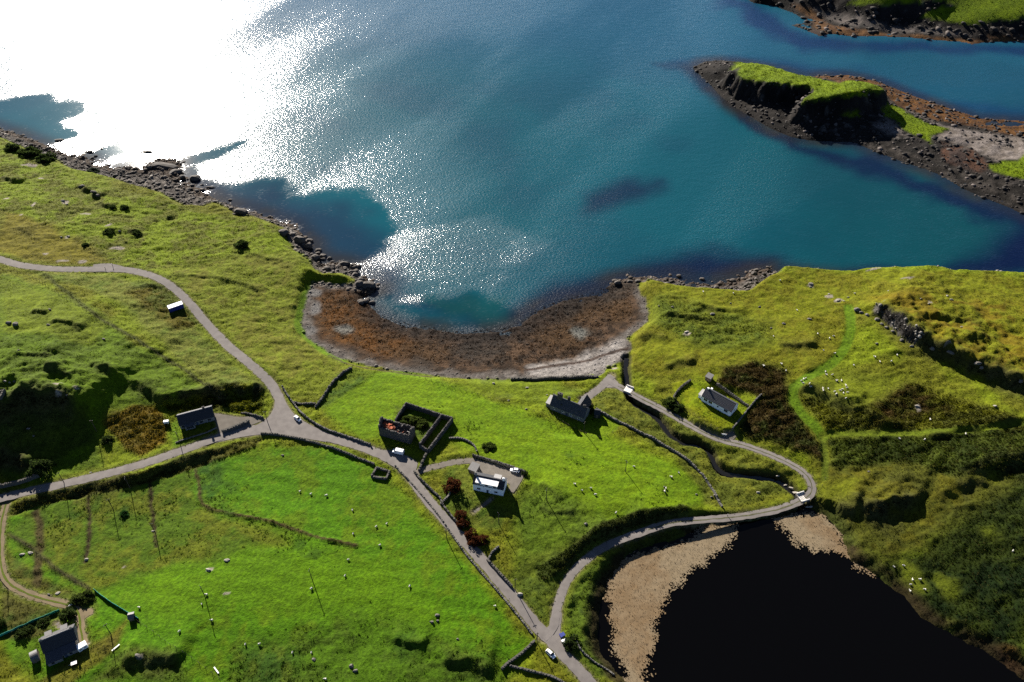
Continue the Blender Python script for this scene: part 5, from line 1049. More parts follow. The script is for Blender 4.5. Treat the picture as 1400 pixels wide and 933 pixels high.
# ------------------------------------------------------------------ dry-stone walls
def tline(px, step=1.0):
    P = T.hit(*np.array(px, float).T)[:, :2]; L = smooth_line(P, step); return [Vector((x, y, zat(x, y))) for x, y in L]
WALLS = [
    ([(386, 529), (393, 541), (402, 553), (413, 566), (440, 585), (472, 597), (507, 609)], .6, 1.2, M_DRYP, 'pale drystone wall curving from the road junction to the ruin'),
    ([(481, 504), (466, 514), (452, 528), (442, 544), (431, 558)], .7, 1.4, M_DRY, 'dark drystone wall running from the beach down past the field corner'),
    ([(401, 551), (414, 553), (432, 553)], .7, 1.2, M_DRY, 'short drystone wall closing off the small green corner by the junction'),
    ([(357, 594), (375, 595), (400, 599), (430, 606), (462, 616), (500, 631), (512, 636)], .7, 1.2, M_DRY, 'long drystone wall below the road south of the junction'),
    ([(540, 637), (552, 650), (565, 664), (600, 706), (640, 762), (690, 820), (728, 868)], .6, .7, M_DRYP, 'low broken drystone wall along the lower side of the straight road'),
    ([(566, 645), (575, 656), (590, 671), (601, 681), (606, 692), (622, 712), (634, 722)], .6, 1.3, M_DRY, 'drystone garden wall between the road and the red-brown shrubs'),
    ([(666, 766), (674, 775), (684, 786), (700, 803)], .7, 1.2, M_DRY, 'drystone wall stub beside the straight road above the fork'),
    ([(668, 766), (672, 757), (682, 748)], .6, 1.0, M_DRYP, 'tumbled pale stone wall end below the garden shrubs'),
    ([(731, 877), (722, 886), (708, 898), (694, 908), (686, 916)], .8, 1.2, M_DRY, 'drystone wall leaving the road fork toward the bottom edge'),
    ([(697, 911), (720, 917), (745, 923), (768, 933), (790, 948)], .7, 1.0, M_DRY, 'drystone wall along the bottom edge beside the last white car'),
    ([(646, 624), (660, 628), (690, 637), (714, 645), (717, 648)], .7, 1.5, M_DRY, 'dark drystone wall behind the gravel yard of the white house'),
    ([(652, 618), (648, 610), (640, 604), (628, 600), (614, 600)], .6, .9, M_DRYP, 'pale tumbled wall curving from the byre to the gravel yard'),
    ([(583, 622), (578, 632), (573, 645)], .9, 1.2, M_DRY, 'ivy-grown wall between the byre and the driveway'),
    ([(602, 690), (608, 684), (614, 678), (616, 672)], .6, 1.0, M_DRYP, 'short pale wall beside the largest red-brown shrub'),
    ([(815, 560), (828, 568), (850, 580), (875, 592), (900, 605), (925, 620), (945, 635), (960, 650), (972, 668), (981, 684), (987, 694)], .7, 1.2, M_DRYP, 'long drystone wall between the bright field and the stream meadow'),
    ([(979, 526), (990, 533), (1005, 544), (1023, 556)], .7, 1.3, M_DRY, 'retaining wall behind the white bungalow under the heather'),
    ([(1041, 540), (1032, 549), (1022, 561), (1012, 574), (1001, 588)], .5, 1.2, M_DRYP, 'straight wall at the right-hand end of the bungalow lawn'),
    ([(944, 521), (934, 528), (926, 536), (921, 545), (928, 556)], .7, 1.1, M_DRY, 'curved wall round the left end of the bungalow lawn'),
    ([(304, 592), (318, 587), (332, 581), (341, 577)], 1.3, 1.7, M_DRY, 'tall dark wall in front of the gravel parking by the cottage'),
    ([(240, 606), (254, 601), (270, 596), (285, 591), (297, 586)], .4, .6, M_DRYP, 'low wall along the lawn in front of the roadside cottage'),
    ([(-20, 671), (0, 667), (20, 663), (38, 658), (54, 652)], .9, 2.2, M_DRY, 'dark retaining wall beside the road at the left edge'),
    ([(756, 541), (765, 545), (774, 549)], .8, 1.2, M_DRY, 'short dark wall stub between the beach and the slate-roofed house'),
    ([(330, 566), (342, 567), (360, 572)], .6, 1.0, M_DRY, 'short wall behind the gravel parking under the quarry'),
    ([(840, 924), (828, 915), (812, 905), (795, 890), (788, 878)], .5, .7, M_DRYP, 'low pale wall between the last stretch of road and the lake'),
]
for px, th, h, m, lab in WALLS:
    o = wall_run('drystone_wall', tline(px), th, h, m, None, len(lab), .35); tag(o, lab, 'wall', 'drystone walls')
# sea wall above the beach
o = wall_run('sea_wall', [Vector((p.x, p.y, max(p.z, 2.4))) for p in tline([(698, 520), (740, 519.5), (780, 517.5), (818, 516)], 2.0)], 1.2, 1.5, M_DRY, None, 77, .03, -2.5); tag(o, 'long dark sea wall along the top of the pale shingle', 'wall')
# sheepfold and old pen
for nm, px, lab, h in (('sheepfold', [(508, 653), (515, 641), (533, 646), (528, 656), (508, 653)], 'small square stone sheepfold in the bright field below the road', 1.3), ('ruined_hut', [(-16, 556), (-14, 541), (8, 536), (-2, 551), (-16, 556)], 'roofless stone hut on the hillside at the left edge', 2.0)):
    P = [ground_at(*p) for p in px]; r = empty(nm, sum(P[:4], Vector()) / 4, 0, lab, 'stone pen'); bpy.context.view_layer.update()
    for a, b in zip(P, P[1:]): wall_run('wall', [a, b], .7, h, M_DRY, r, 3, .25)
# ------------------------------------------------------------------ fences
POST_ME = None
def fence(px, lab, spacing=3.0, h=1.15, group='post and wire fences', m=M_WOOD):
    global POST_ME
    P = tline(px, 1.0); acc = 0; pts = [P[0]]
    for a, b in zip(P, P[1:]):
        acc += (b - a).length
        if acc >= spacing: pts.append(b); acc = 0
    r = empty('fence', pts[0], 0, lab, 'fence', group)
    if POST_ME is None:
        q = MB().tube((0, 0, -.3), (0, 0, 1.2), .085, .075, 6).build('fence_post', m, r); POST_ME = q.data; q.location = (0, 0, 0); rest = pts[1:]
    else: rest = pts
    for p in rest:
        q = bpy.data.objects.new('fence_post', POST_ME); q.parent = r; q.location = p - pts[0]; q.rotation_euler = (random.uniform(-.06, .06), random.uniform(-.06, .06), 0); COL.objects.link(q)
    mb = MB()
    for a, b in zip(pts, pts[1:]):
        for z in (.4, .75, 1.05): mb.tube(a - pts[0] + Vector((0, 0, z)), b - pts[0] + Vector((0, 0, z)), .008, n=3)
    mb.build('wire', M_POLE, r); return r
fence([(0, 371), (40, 378), (80, 402), (130, 432), (200, 474), (260, 512), (300, 545)], 'post and wire fence slanting across the left hillside field')
fence([(560, 512), (600, 524), (640, 536), (690, 550), (735, 564), (757, 566)], 'post and wire fence crossing the bright field above the beach')
fence([(748, 562), (770, 578), (798, 592), (820, 599), (850, 583)], 'post and wire fence round the slate-roofed house garden')
fence([(183, 846), (215, 868), (235, 883), (262, 900), (300, 928), (320, 945)], 'post and wire fence down from the field hut to the bottom edge')
fence([(120, 806), (95, 790), (70, 772), (45, 752), (15, 733)], 'post and wire fence above the sandy track')
fence([(152, 872), (140, 888), (125, 905), (105, 930)], 'post and wire fence beside the farm cottage garden')
fence([(921, 545), (940, 562), (960, 577), (985, 589), (997, 592)], 'post and wire fence along the road side of the bungalow lawn')
fence([(1128, 655), (1122, 668), (1112, 688)], 'post and wire fence between the bend in the road and the right hillside')
fence([(717, 650), (712, 662), (704, 680)], 'post and wire fence at the right of the white house')
# turquoise netting fences
for px, lab in (([(129, 807), (140, 816), (153, 825), (168, 834), (178, 840), (190, 847)], 'turquoise netting fence at the corner of the green field'), ([(-5, 873), (20, 862), (40, 853), (62, 844), (82, 835)], 'pale green netting fence above the farm cottage lawn')):
    P = tline(px, 1.5); r = empty('netting_fence', P[0], 0, lab, 'fence'); mb = MB()
    for a, b in zip(P, P[1:]):
        a = a - P[0]; b = b - P[0]; n = Vector((-(b - a).y, (b - a).x, 0)).normalized() * .04
        k = random.uniform(1.0, 1.3); mb.poly([a - n, b - n, b - n + Vector((0, 0, k)), a - n + Vector((0, 0, k))]); mb.poly([a + n, b + n, b + n + Vector((0, 0, k)), a + n + Vector((0, 0, k))]); mb.poly([a - n + Vector((0, 0, k)), b - n + Vector((0, 0, k)), b + n + Vector((0, 0, k)), a + n + Vector((0, 0, k))])
    mb.build('netting', M_NET, r)
    for p in P[::2]:
        q = bpy.data.objects.new('fence_post', POST_ME); q.parent = r; q.location = p - P[0]; COL.objects.link(q)
# ------------------------------------------------------------------ utility poles
POLES = [(611, 738, 'beside the low wall in the middle of the straight road'), (682, 716, 'in the grass below the white house'), (747, 684, 'right of the white house on the rough slope'), (855, 645, 'in the bright field left of the long drystone wall'), (734, 879, 'at the fork where the two roads meet'), (704, 806, 'on the grass verge between the two roads'),
         (280, 815, 'alone in the middle of the lower green field'), (427, 793, 'in the right half of the lower green field'), (155, 697, 'in the paddock between two dark ditches'), (178, 668, 'on the bank just below the road'), (11, 806, 'beside the bend of the sandy track'), (213, 730, 'at the end of the third ditch in the paddock'),
         (246, 606, 'in front of the roadside cottage'), (366, 578, 'at the edge of the wide road junction'), (798, 592, 'at the corner of the slate-roofed house garden'), (152, 868, 'between the farm cottage and the field hut'), (88, 661, 'beside the western road near the dark tree'), (132, 590, 'on the dark hillside left of the brown bracken')]
def make_pole():
    r = empty('utility_pole', (0, 0, 0), 0, 'x', 'utility pole', 'wooden utility poles')
    MB().tube((0, 0, -.5), (0, 0, 7.6), .17, .12, 8).build('shaft', M_POLE, r); MB().box(-.75, .75, -.06, .06, 7.1, 7.24).build('crossarm', M_POLE, r)
    for x in (-.6, .6): MB().tube((x, 0, 7.24), (x, 0, 7.45), .05, .035).build('insulator', M_FRAME, r)
    return r
def copy_tree(o, parent=None):
    c = o.copy(); COL.objects.link(c)
    if parent: c.parent = parent
    for ch in list(o.children): copy_tree(ch, c)
    return c
pole0 = make_pole()
for k, (u, v, w) in enumerate(POLES):
    o = pole0 if k == 0 else copy_tree(pole0); o.location = ground_at(u, v); o.rotation_euler = (random.uniform(-.02, .02), random.uniform(-.02, .02), random.uniform(0, 3)); o['label'] = 'tarred wooden utility pole ' + w
# roadside passing-place posts
SIGN = [(154.5, 365, 'dark passing place post with a small sign by the lay-by on the upper left road'), (144.5, 369, 'dark passing place post on the lower side of the upper left road'), (994, 707.5, 'pale-topped dark marker post beside the lake road')]
s0 = empty('marker_post', (0, 0, 0), 0, 'x', 'marker post', 'roadside marker posts'); MB().tube((0, 0, -.3), (0, 0, 2.0), .13, .12, 8).build('shaft', M_POLE, s0); MB().tube((0, -.0, 1.75), (0, 0, 2.2), .20, .20, 8).build('sign_head', mat('sign_cap', (.3, .29, .26), .1, 3), s0)
for k, (u, v, lab) in enumerate(SIGN):
    o = s0 if k == 0 else copy_tree(s0); o.location = ground_at(u, v); o['label'] = lab
# ------------------------------------------------------------------ bridges
def bridge(A, B, W, label, bars, extra=0.0):
    a = ground_at(*A); b = ground_at(*B); d = b - a; z = (a.z + b.z) / 2; d.z = 0; L = d.length; c = (a + b) / 2; RL = lines['road_loop'][0]; c.z = float(RL[np.argmin((RL[:, 0] - c.x) ** 2 + (RL[:, 1] - c.y) ** 2), 2]) + .12
    r = empty('bridge', c, math.atan2(d.y, d.x), label, 'bridge'); MB().box(-L / 2, L / 2, -W / 2, W / 2, -.45, 0).build('deck', M_CONC, r)
    for s in (-1, 1):
        MB().box(-L / 2, L / 2, s * W / 2 - .16, s * W / 2 + .16, .002, .75).build('parapet', M_CONC, r)
        MB().box(s * (L / 2 + .26) - .25, s * (L / 2 + .26) + .25, -W / 2, W / 2, -2.4, -.02).build('abutment', M_DRY, r)
    n = bars
    for k in range(n):
        x = -L / 2 + L * (k + .5) / n; MB().box(x - .16, x + .16, -W / 2 + .2, W / 2 - .2, .003, .07).build('bar', M_CONC if bars < 9 else M_STEEL, r)
    return r, L
bridge((854, 534.5), (863.5, 538.5), 4.2, 'small white bridge over the stream by the beach road', 4)
r, L = bridge((1090.5, 687), (1101.5, 681), 4.4, 'white bridge with dark cattle grid bars at the lake outlet', 6); MB().box(-L / 2 + .1, L / 2 - .1, -2.0, 2.0, .0015, .0022).build('pit', M_TYRE, r)
# ------------------------------------------------------------------ vehicles
def vehicle(name, A, B, label, kind='car', m=M_CAR, tall=1.48, width=1.76, cat='car'):
    """A = rear, B = front in the photo"""
    a = ground_at(*A); b = ground_at(*B); d = b - a; yaw = math.atan2(d.y, d.x); c = (a + b) / 2; Lg = 4.2 if kind == 'car' else 5.3
    # rest on the road surface that lies under the car
    c.z = zat(c.x, c.y) + (.28 if min(onroad.flat[np.argmin((X - c.x) ** 2 + (Y - c.y) ** 2)], 9) < -.4 else .02)
    r = empty(name, c, yaw, label, cat, 'parked white cars' if cat == 'car' else None); h = Lg / 2; w = width / 2
    def loft(prof, mats, nm, parent, ws):
        mb = MB(); rows = []
        for (x, z0, z1), wv in zip(prof, ws): rows.append([(x, -wv, z0), (x, -wv * 1.0, z0 + (z1 - z0) * .55), (x, -wv * .86, z1), (x, wv * .86, z1), (x, wv, z0 + (z1 - z0) * .55), (x, wv, z0)])
        for p, q in zip(rows, rows[1:]):
            for k in range(6): j = (k + 1) % 6; mb.poly([p[k], q[k], q[j], p[j]])
        mb.poly(rows[0]); mb.poly(rows[-1][::-1]); return mb.build(nm, mats, parent, False)
    if kind == 'car':
        bd = loft([(-h, .42, .80), (-h + .15, .24, .92), (-h + .8, .2, .95), (h - 1.35, .2, .93), (h - .35, .22, .80), (h - .05, .30, .66), (h, .4, .58)], m, 'body', r, [w * .86, w * .95, w, w, w * .97, w * .86, w * .78])
        cb = loft([(-h + .25, .9, .96), (-h + .75, .9, tall - .03), (-.2, .9, tall), (.35, .9, tall - .06), (h - 1.05, .9, .95)], M_GLASS, 'window', r, [w * .82, w * .82, w * .83, w * .82, w * .80])
        MB().prism([(-w * .68, tall - .055), (w * .68, tall - .055), (w * .6, tall + .02), (-w * .6, tall + .02)], -h + .72, .38).build('roof', m, r)
        for s in (-1, 1):
            MB().tube((-.35, s * w * .80, .9), (-.35, s * w * .70, tall - .05), .05, n=4).build('pillar', m, r); MB().tube((.45, s * w * .70, tall - .06), (h - 1.1, s * w * .79, .95), .05, n=4).build('pillar', m, r)
            MB().box(h - 1.15, h - .95, s * (w + .03) - .09, s * (w + .03) + .09, .92, 1.06).build('mirror', m, r); MB().box(h - .22, h - .03, s * w * .62 - .16, s * w * .62 + .16, .58, .70).build('headlight', M_LAMP, r); MB().box(-h - .01, -h + .1, s * w * .66 - .12, s * w * .66 + .12, .62, .85).build('tail_light', M_RED, r)
    else:
        bd = loft([(-h, .35, 2.2), (-h + .1, .3, 2.32), (h - 1.6, .3, 2.36), (h - 1.0, .3, 1.75), (h - .85, .3, 1.25), (h - .1, .3, .95), (h, .4, .8)], m, 'body', r, [w * .96, w, w, w * .97, w * .97, w * .9, w * .84])
        MB().poly([(h - 1.50, -w * .80, 2.27), (h - 1.50, w * .80, 2.27), (h - .92, w * .84, 1.62), (h - .92, -w * .84, 1.62)]); mb = MB(); mb.prism([(-w * .80, 0), (w * .80, 0), (w * .80, .04), (-w * .80, .04)], 0, .78); o = mb.build('windscreen', M_GLASS, r); o.location = (h - 1.57, 0, 2.33); o.rotation_euler = (0, math.atan2(.61, .60), 0)
        for s in (-1, 1):
            MB().box(h - 2.3, h - 1.35, s * w * .985 - .02, s * w * .985 + .02, 1.35, 1.75).build('window', M_GLASS, r); MB().box(h - .15, h + .0, s * w * .62 - .16, s * w * .62 + .16, .72, .92).build('headlight', M_LAMP, r); MB().box(-h - .01, -h + .05, s * w * .8 - .08, s * w * .8 + .08, .7, 1.2).build('tail_light', M_RED, r); MB().box(h - 1.3, h - 1.1, s * (w + .1) - .1, s * (w + .1) + .1, 1.3, 1.55).build('mirror', m, r)
    for sx in (-h + .75, h - .8):
        for s in (-1, 1):
            wh = MB().tube((sx, s * (w - .2), .32), (sx, s * (w + .015), .32), .32, n=14).build('wheel', M_TYRE, r); MB().tube((sx, s * (w + .016), .32), (sx, s * (w + .03), .32), .2, n=10).build('rim', M_RIM, wh)
    return r
vehicle('parked_car', (403, 570.5), (411.5, 577.5), 'white car parked on the wide road junction')
vehicle('parked_car', (748.5, 890.5), (757.5, 899.5), 'white car parked beside the fork near the bottom edge')
vehicle('parked_car', (708.5, 645), (699.5, 644), 'small white car on the gravel yard behind the white house', tall=1.45)
vehicle('parked_van', (555, 621.5), (534, 617.5), 'white van parked by the road in front of the stone ruin', 'van', tall=2.3, width=2.0, cat='van')
# wheelie bins / crates at the fork
for u, v, lab, m2, s in ((768.5, 870, 'dark blue lidded bin on the fork verge', M_BLUE, 1.0), (771, 878.5, 'white lidded bin on the fork verge', M_FRAME, .9)):
    c = ground_at(u, v); r = empty('storage_bin', c, .5, lab, 'bin'); MB().box(-.9 * s, .9 * s, -.7 * s, .7 * s, -.1, 1.15).build('tub', m2, r, bevel=.08); MB().box(-1.0 * s, 1.0 * s, -.8 * s, .8 * s, 1.152, 1.3).build('lid', m2, r, bevel=.03)
    for q in (-1, 1): MB().tube((q * .95 * s, -.4, .75), (q * .95 * s, .4, .75), .06, n=6).build('handle', M_TYRE, r)
# oil tank by the roadside cottage, white boulders etc.
c = ground_at(228, 578.5); r = empty('oil_tank', c, .2, 'small white tank on the lawn left of the roadside cottage', 'tank'); MB().box(-1.2, 1.2, -.7, .7, .35, 1.5).build('body', M_FRAME, r, bevel=.15)
for s in (-.8, .8): MB().box(s - .12, s + .12, -.65, .65, -.2, .349).build('leg', M_CONC, r)
c = ground_at(102, 908); r = empty('quad_trailer', c, .4, 'red and white garden trailer beside the farm cottage', 'trailer'); MB().box(-.9, .9, -.6, .6, .4, .8).build('tub', M_RED, r); MB().box(-1.0, 1.0, -.7, .7, .802, .9).build('rim', M_FRAME, r)
for s in (-1, 1): MB().tube((0, s * .62, .3), (0, s * .78, .3), .3, n=10).build('wheel', M_TYRE, r)
MB().tube((-.95, 0, .45), (-1.9, 0, .4), .05).build('drawbar', M_STEEL, r)
for u, v, rz, lab in ((158.5, 886, .9, 'white plank lying in the grass right of the farm cottage'), (296, 917, -.8, 'white plank lying by the fence near the bottom edge')):
    c = ground_at(u, v); r = empty('plank_trestle', c, rz, lab, 'plank'); MB().box(-1.6, 1.6, -.22, .22, .28, .36).build('board', M_FRAME, r)
    for s in (-1, 1): MB().box(s * 1.1 - .08, s * 1.1 + .08, -.2, .2, -.1, .279).build('block', M_WOOD, r)
# field gates
for A, B, lab in (((94, 831.5), (101, 826.5), 'pale gate across the sandy track above the farm cottage'), ((986, 594), (993, 597), 'pale gate at the bottom corner of the bungalow lawn')):
    a = ground_at(*A); b = ground_at(*B); d = b - a; d.z = 0; L = d.length; r = empty('field_gate', (a + b) / 2, math.atan2(d.y, d.x), lab, 'gate')
    for z in (.25, .5, .75, 1.0, 1.2): MB().box(-L / 2, L / 2, -.03, .03, z - .04, z + .04).build('bar', M_FRAME, r)
    for s in (-1, 1): MB().box(s * L / 2 - .1, s * L / 2 + .1, -.1, .1, -.3, 1.4).build('post', M_WOOD, r)
# ------------------------------------------------------------------ sheep: one skinned body, shared by all
def sheep_mesh():
    bm = bmesh.new(); P = {}
    def v(n, x, y, z): P[n] = bm.verts.new((x, y, z))
    v('hip', -.38, 0, .62); v('mid', 0, 0, .64); v('sho', .36, 0, .66); v('neck', .56, 0, .78); v('head', .70, 0, .84); v('muz', .88, 0, .74); v('tail', -.58, 0, .6)
    E = [('hip', 'mid'), ('mid', 'sho'), ('sho', 'neck'), ('neck', 'head'), ('head', 'muz'), ('hip', 'tail')]
    for s, t in ((1, 'l'), (-1, 'r')):
        v('fk' + t, .36, s * .15, .30); v('ff' + t, .37, s * .15, .02); v('hk' + t, -.32, s * .15, .36); v('hh' + t, -.44, s * .15, .24); v('hf' + t, -.38, s * .15, .02); v('ear' + t, .68, s * .16, .88)
        E += [('sho', 'fk' + t), ('fk' + t, 'ff' + t), ('hip', 'hk' + t), ('hk' + t, 'hh' + t), ('hh' + t, 'hf' + t), ('head', 'ear' + t)]
    for a, b in E: bm.edges.new((P[a], P[b]))
    names = list(P); bm.verts.index_update(); me = bpy.data.meshes.new('sheep'); bm.to_mesh(me); bm.free()
    o = bpy.data.objects.new('tmp', me); COL.objects.link(o); o.modifiers.new('s', 'SKIN'); sm_ = o.modifiers.new('d', 'SUBSURF'); sm_.levels = 1
    rad = dict(hip=.27, mid=.33, sho=.27, neck=.15, head=.11, muz=.07, tail=.06)
    for k, n in enumerate(names):
        q = rad.get(n, .035 if n.startswith('ear') else .10 if n[:2] in ('fk', 'hk') else .05); me.skin_vertices[0].data[k].radius = (q, q); me.skin_vertices[0].data[k].use_root = n == 'mid'
    bpy.context.view_layer.update(); out = bpy.data.meshes.new_from_object(o.evaluated_get(bpy.context.evaluated_depsgraph_get())); bpy.data.objects.remove(o); out.name = 'sheep'
    for p in out.polygons: p.use_smooth = True
    out.materials.clear(); out.materials.append(M_WOOL); return out
SHEEP_ME = sheep_mesh()
z1 = lambda L, ox, oy, k: [(ox + x / k, oy + y / k) for x, y in L]
HERD = {'white sheep grazing on the hillside right of the bungalow': z1([(520, 232), (712, 240), (1010, 160), (1118, 350), (1250, 500), (968, 515), (1325, 530), (1350, 515), (1285, 605), (1360, 625), (1018, 693), (1048, 735), (905, 705), (1300, 742), (1305, 762), (1342, 762), (1172, 785), (1160, 790), (1145, 800), (1155, 815), (1283, 850), (1285, 862), (1368, 885), (1370, 800)], 850, 350, 4.667)
        + z1([(203, 798), (235, 800), (262, 830), (268, 845), (240, 855), (247, 880), (272, 875), (262, 912), (200, 887), (480, 678), (553, 675), (313, 700), (590, 635), (447, 648), (318, 243), (907, 258), (190, 870), (225, 862), (150, 850), (30, 820), (40, 838)], 1100, 350, 4.667) + z1([(603, 235), (765, 242), (1027, 205), (800, 115)], 1100, 550, 4.667),
        'white sheep grazing in the green field below the road': z1([(1230, 152), (1275, 163), (1340, 168), (1278, 550), (848, 575), (828, 613), (870, 680), (737, 725), (1007, 778), (1063, 778), (1200, 812), (1278, 812), (1335, 922), (572, 628)], 0, 622, 3) + z1([(45, 228), (143, 296), (185, 285), (48, 325), (158, 372), (27, 432), (15, 497), (280, 540), (630, 622)], 467, 622, 3),
        'white sheep grazing in the field right of the white house': z1([(957, 122), (985, 147), (1022, 138), (1040, 165), (1382, 75), (1352, 93), (1330, 140), (1325, 152), (1125, 240), (1198, 50)], 467, 622, 3),
        'white sheep resting in the dark scrub right of the lake': z1([(533, 243), (590, 236), (645, 322), (690, 320), (632, 350), (718, 380), (1245, 150), (630, 388)], 1100, 720, 4.38)}
for lab, pts in HERD.items():
    for u, v in pts:
        p = ground_at(u, v); o = bpy.data.objects.new('sheep', SHEEP_ME); COL.objects.link(o); o.location = p; k = random.uniform(.75, .95); o.scale = (k, k, k); o.rotation_euler = (0, 0, random.uniform(0, 6.28)); tag(o, lab, 'sheep', lab.replace('white sheep', 'sheep'))
# ------------------------------------------------------------------ shrubs and trees
def shrub(u, v, rad, hgt, color, label, name='shrub', cat='shrub', group=None, leaves=1600, sd=1, trunk=False):
    p = ground_at(u, v); r = np.random.default_rng(sd); root = empty(name, p, 0, label, cat, group)
    a = r.normal(size=(leaves, 3)); a /= np.linalg.norm(a, axis=1)[:, None]; a[:, 2] = np.abs(a[:, 2]) * 1.0 - .18
    lob = 1 + .30 * np.sin(a[:, 0] * 4 + sd) * np.cos(a[:, 1] * 5 + sd * 2) + .22 * np.sin(a[:, 2] * 7 + a[:, 0] * 5 + sd) + .18 * np.sin(a[:, 1] * 9 + sd * 3)
    c = a * (np.array([rad, rad * .9, hgt]) * (lob * (.55 + .45 * r.random(leaves) ** .35))[:, None]); c[:, 2] += hgt * (.25 if trunk else .12)
    s = rad * .10 * (.6 + .8 * r.random((leaves, 1))); u1 = r.normal(size=(leaves, 3)); u1 /= np.linalg.norm(u1, axis=1)[:, None]; w = np.cross(u1, r.normal(size=(leaves, 3))); w /= np.linalg.norm(w, axis=1)[:, None]
    V = np.stack([c - u1 * s, c - w * s * .6, c + u1 * s, c + w * s * .6], 1).reshape(-1, 3)
    cc = np.array(color) * (.6 + .8 * r.random((leaves, 1))); link('crown', np_mesh('crown', V, np.arange(len(V)).reshape(-1, 4), np.repeat(cc, 4, 0)), root, [PLANT])
    mb = MB()
    mb.tube((0, 0, -.3), (0, 0, hgt * .55), rad * .09 + .05, rad * .04 + .02)
    for k in range(6): t = k * 1.05 + sd; mb.tube((0, 0, hgt * .1 * k / 3), (math.cos(t) * rad * .6, math.sin(t) * rad * .6, hgt * (.45 + .08 * k)), rad * .04 + .03, .02, 5)
    mb.build('trunk', M_WOOD, root); return root
RED = (0.060, .020, .008); DKG = (0.028, .044, .010); MIDG = (0.045, .065, .012)
SHR = [(620, 668, 3.6, 4.6, RED, 'largest red-brown rounded shrub left of the white house'), (630, 706, 2.3, 3.0, RED, 'red-brown shrub at the end of the garden path'), (632, 718, 2.5, 3.0, RED, 'red-brown shrub by the garden wall, second from the path'), (643, 733, 2.4, 2.8, RED, 'red-brown shrub third along the garden wall'), (649, 742, 2.6, 2.8, RED, 'red-brown shrub at the roadside corner of the garden'), (660, 740, 2.4, 3.0, RED, 'red-brown shrub at the right end of the garden row'),
       (331, 337, 3.8, 3.0, DKG, 'lone dark rounded bush on the green slope above the bay'), (17, 204, 4.5, 3.2, DKG, 'dark bush on the skyline at the far left shore'), (40, 211, 6.5, 3.4, DKG, 'widest dark bush on the far left shore'), (62, 219, 5.5, 3.4, DKG, 'dark bush nearest the rocks on the far left shore'), (127, 236, 4.2, 2.2, (0.035, .045, .03), 'grey-green bush at the edge of the left shore rocks'),
       (56, 645, 4.2, 6.0, DKG, 'dark spreading tree above the western road'), (94, 843, 3.0, 3.4, DKG, 'dark bush at the farm gate'), (30, 869, 2.2, 2.2, DKG, 'dark bush behind the farm cottage lawn'), (40, 862, 2.0, 2.0, DKG, 'second dark bush along the lawn netting'), (60, 853, 2.2, 2.2, DKG, 'dark bush near the cottage path'), (117, 818, 3.0, 2.2, MIDG, 'green bush beside the netting corner'), (105, 822, 2.6, 2.0, MIDG, 'green bush above the farmyard gate'),
       (917, 552, 3.4, 3.0, MIDG, 'grey-green bush at the left end of the bungalow lawn'), (927, 560, 3.0, 2.6, DKG, 'dark bush between the bungalow lawn and the road'), (803, 559, 2.4, 2.2, DKG, 'dark bush in front of the slate-roofed house shed'), (808, 562, 2.0, 1.8, MIDG, 'green bush beside the dark pitched shed'), (802, 553, 2.2, 1.4, (0.12, .09, .04), 'tan bush at the end of the beach road'),
       (555, 576, 3.2, 1.8, MIDG, 'leafy thicket in the upper left of the walled yard'), (567, 577, 3.2, 1.8, MIDG, 'leafy thicket in the middle of the walled yard'), (578, 582, 3.0, 1.8, MIDG, 'leafy thicket beside the byre wall in the yard'), (668, 612, 3.0, 1.2, MIDG, 'low dark green bush above the gravel yard'), (717, 648, 1.4, 1.7, DKG, 'dark bush at the end of the gravel yard wall'),
       (780, 880, 3.0, 1.8, DKG, 'dark green bush beside the fork above the lake'), (170, 703, 1.8, 1.2, (0.02, .06, .012), 'round dark green bush in the paddock'), (147, 603, 2.6, 2.2, DKG, 'dark bush at the bottom of the bracken patch'), (0, 855, 2.5, 2.5, DKG, 'dark bush at the left edge above the lawn'), (170, 285, 2.6, 1.8, DKG, 'dark bush below the crag on the upper left slope'), (154, 284, 2.0, 1.6, DKG, 'dark bush left of the crag bush on the upper left slope'), (148, 318, 3.0, 1.6, DKG, 'dark bush among the rocks on the upper left slope'), (187, 320, 2.6, 1.6, DKG, 'dark bush right of the upper left rocks'), (232, 299, 2.2, 1.4, DKG, 'dark bush above the left shore cliff'), (117, 336, 2.0, 1.3, DKG, 'dark bush above the upper left road')]
for k, (u, v, a, b_, c_, lab) in enumerate(SHR): shrub(u, v, a, b_, c_, lab, 'tree' if 'tree' in lab else 'shrub', 'tree' if 'tree' in lab else 'bush', 'shrubs and bushes', int(700 + 330 * a), k, 'tree' in lab)
# ------------------------------------------------------------------ boulders and skerries
def rock_mesh(sd, sub=2):
    bm = bmesh.new(); bmesh.ops.create_icosphere(bm, subdivisions=sub, radius=1); r = random.Random(sd); pl = [(Vector((r.gauss(0, 1), r.gauss(0, 1), r.gauss(0, .8))).normalized(), r.uniform(.55, .9)) for _ in range(9)]
    for v in bm.verts:
        for n, d in pl:
            q = v.co.dot(n)
            if q > d: v.co -= n * (q - d)
        v.co *= 1 + r.uniform(-.05, .05)
    me = bpy.data.meshes.new('boulder'); bm.to_mesh(me); bm.free(); return me
M_ROCKD = mat('dark_shore_rock', (0.05, .042, .036), .4, 1.2, .85, .6, .25, rgb2=(0.11, .095, .08)); M_ROCKG = mat('grey_field_rock', (0.17, .155, .135), .3, 1.5, .9, .5, .15, rgb2=(0.10, .09, .08)); M_ROCKP = mat('pale_field_rock', (0.36, .33, .28), .2, 1.5, .9, .4, .15, rgb2=(0.22, .2, .17))
RM = []
for m in (M_ROCKD, M_ROCKG, M_ROCKP):
    L_ = []
    for k in range(5): q = rock_mesh(k + 11 * len(RM)); q.materials.append(m); L_.append(q)
    RM.append(L_)
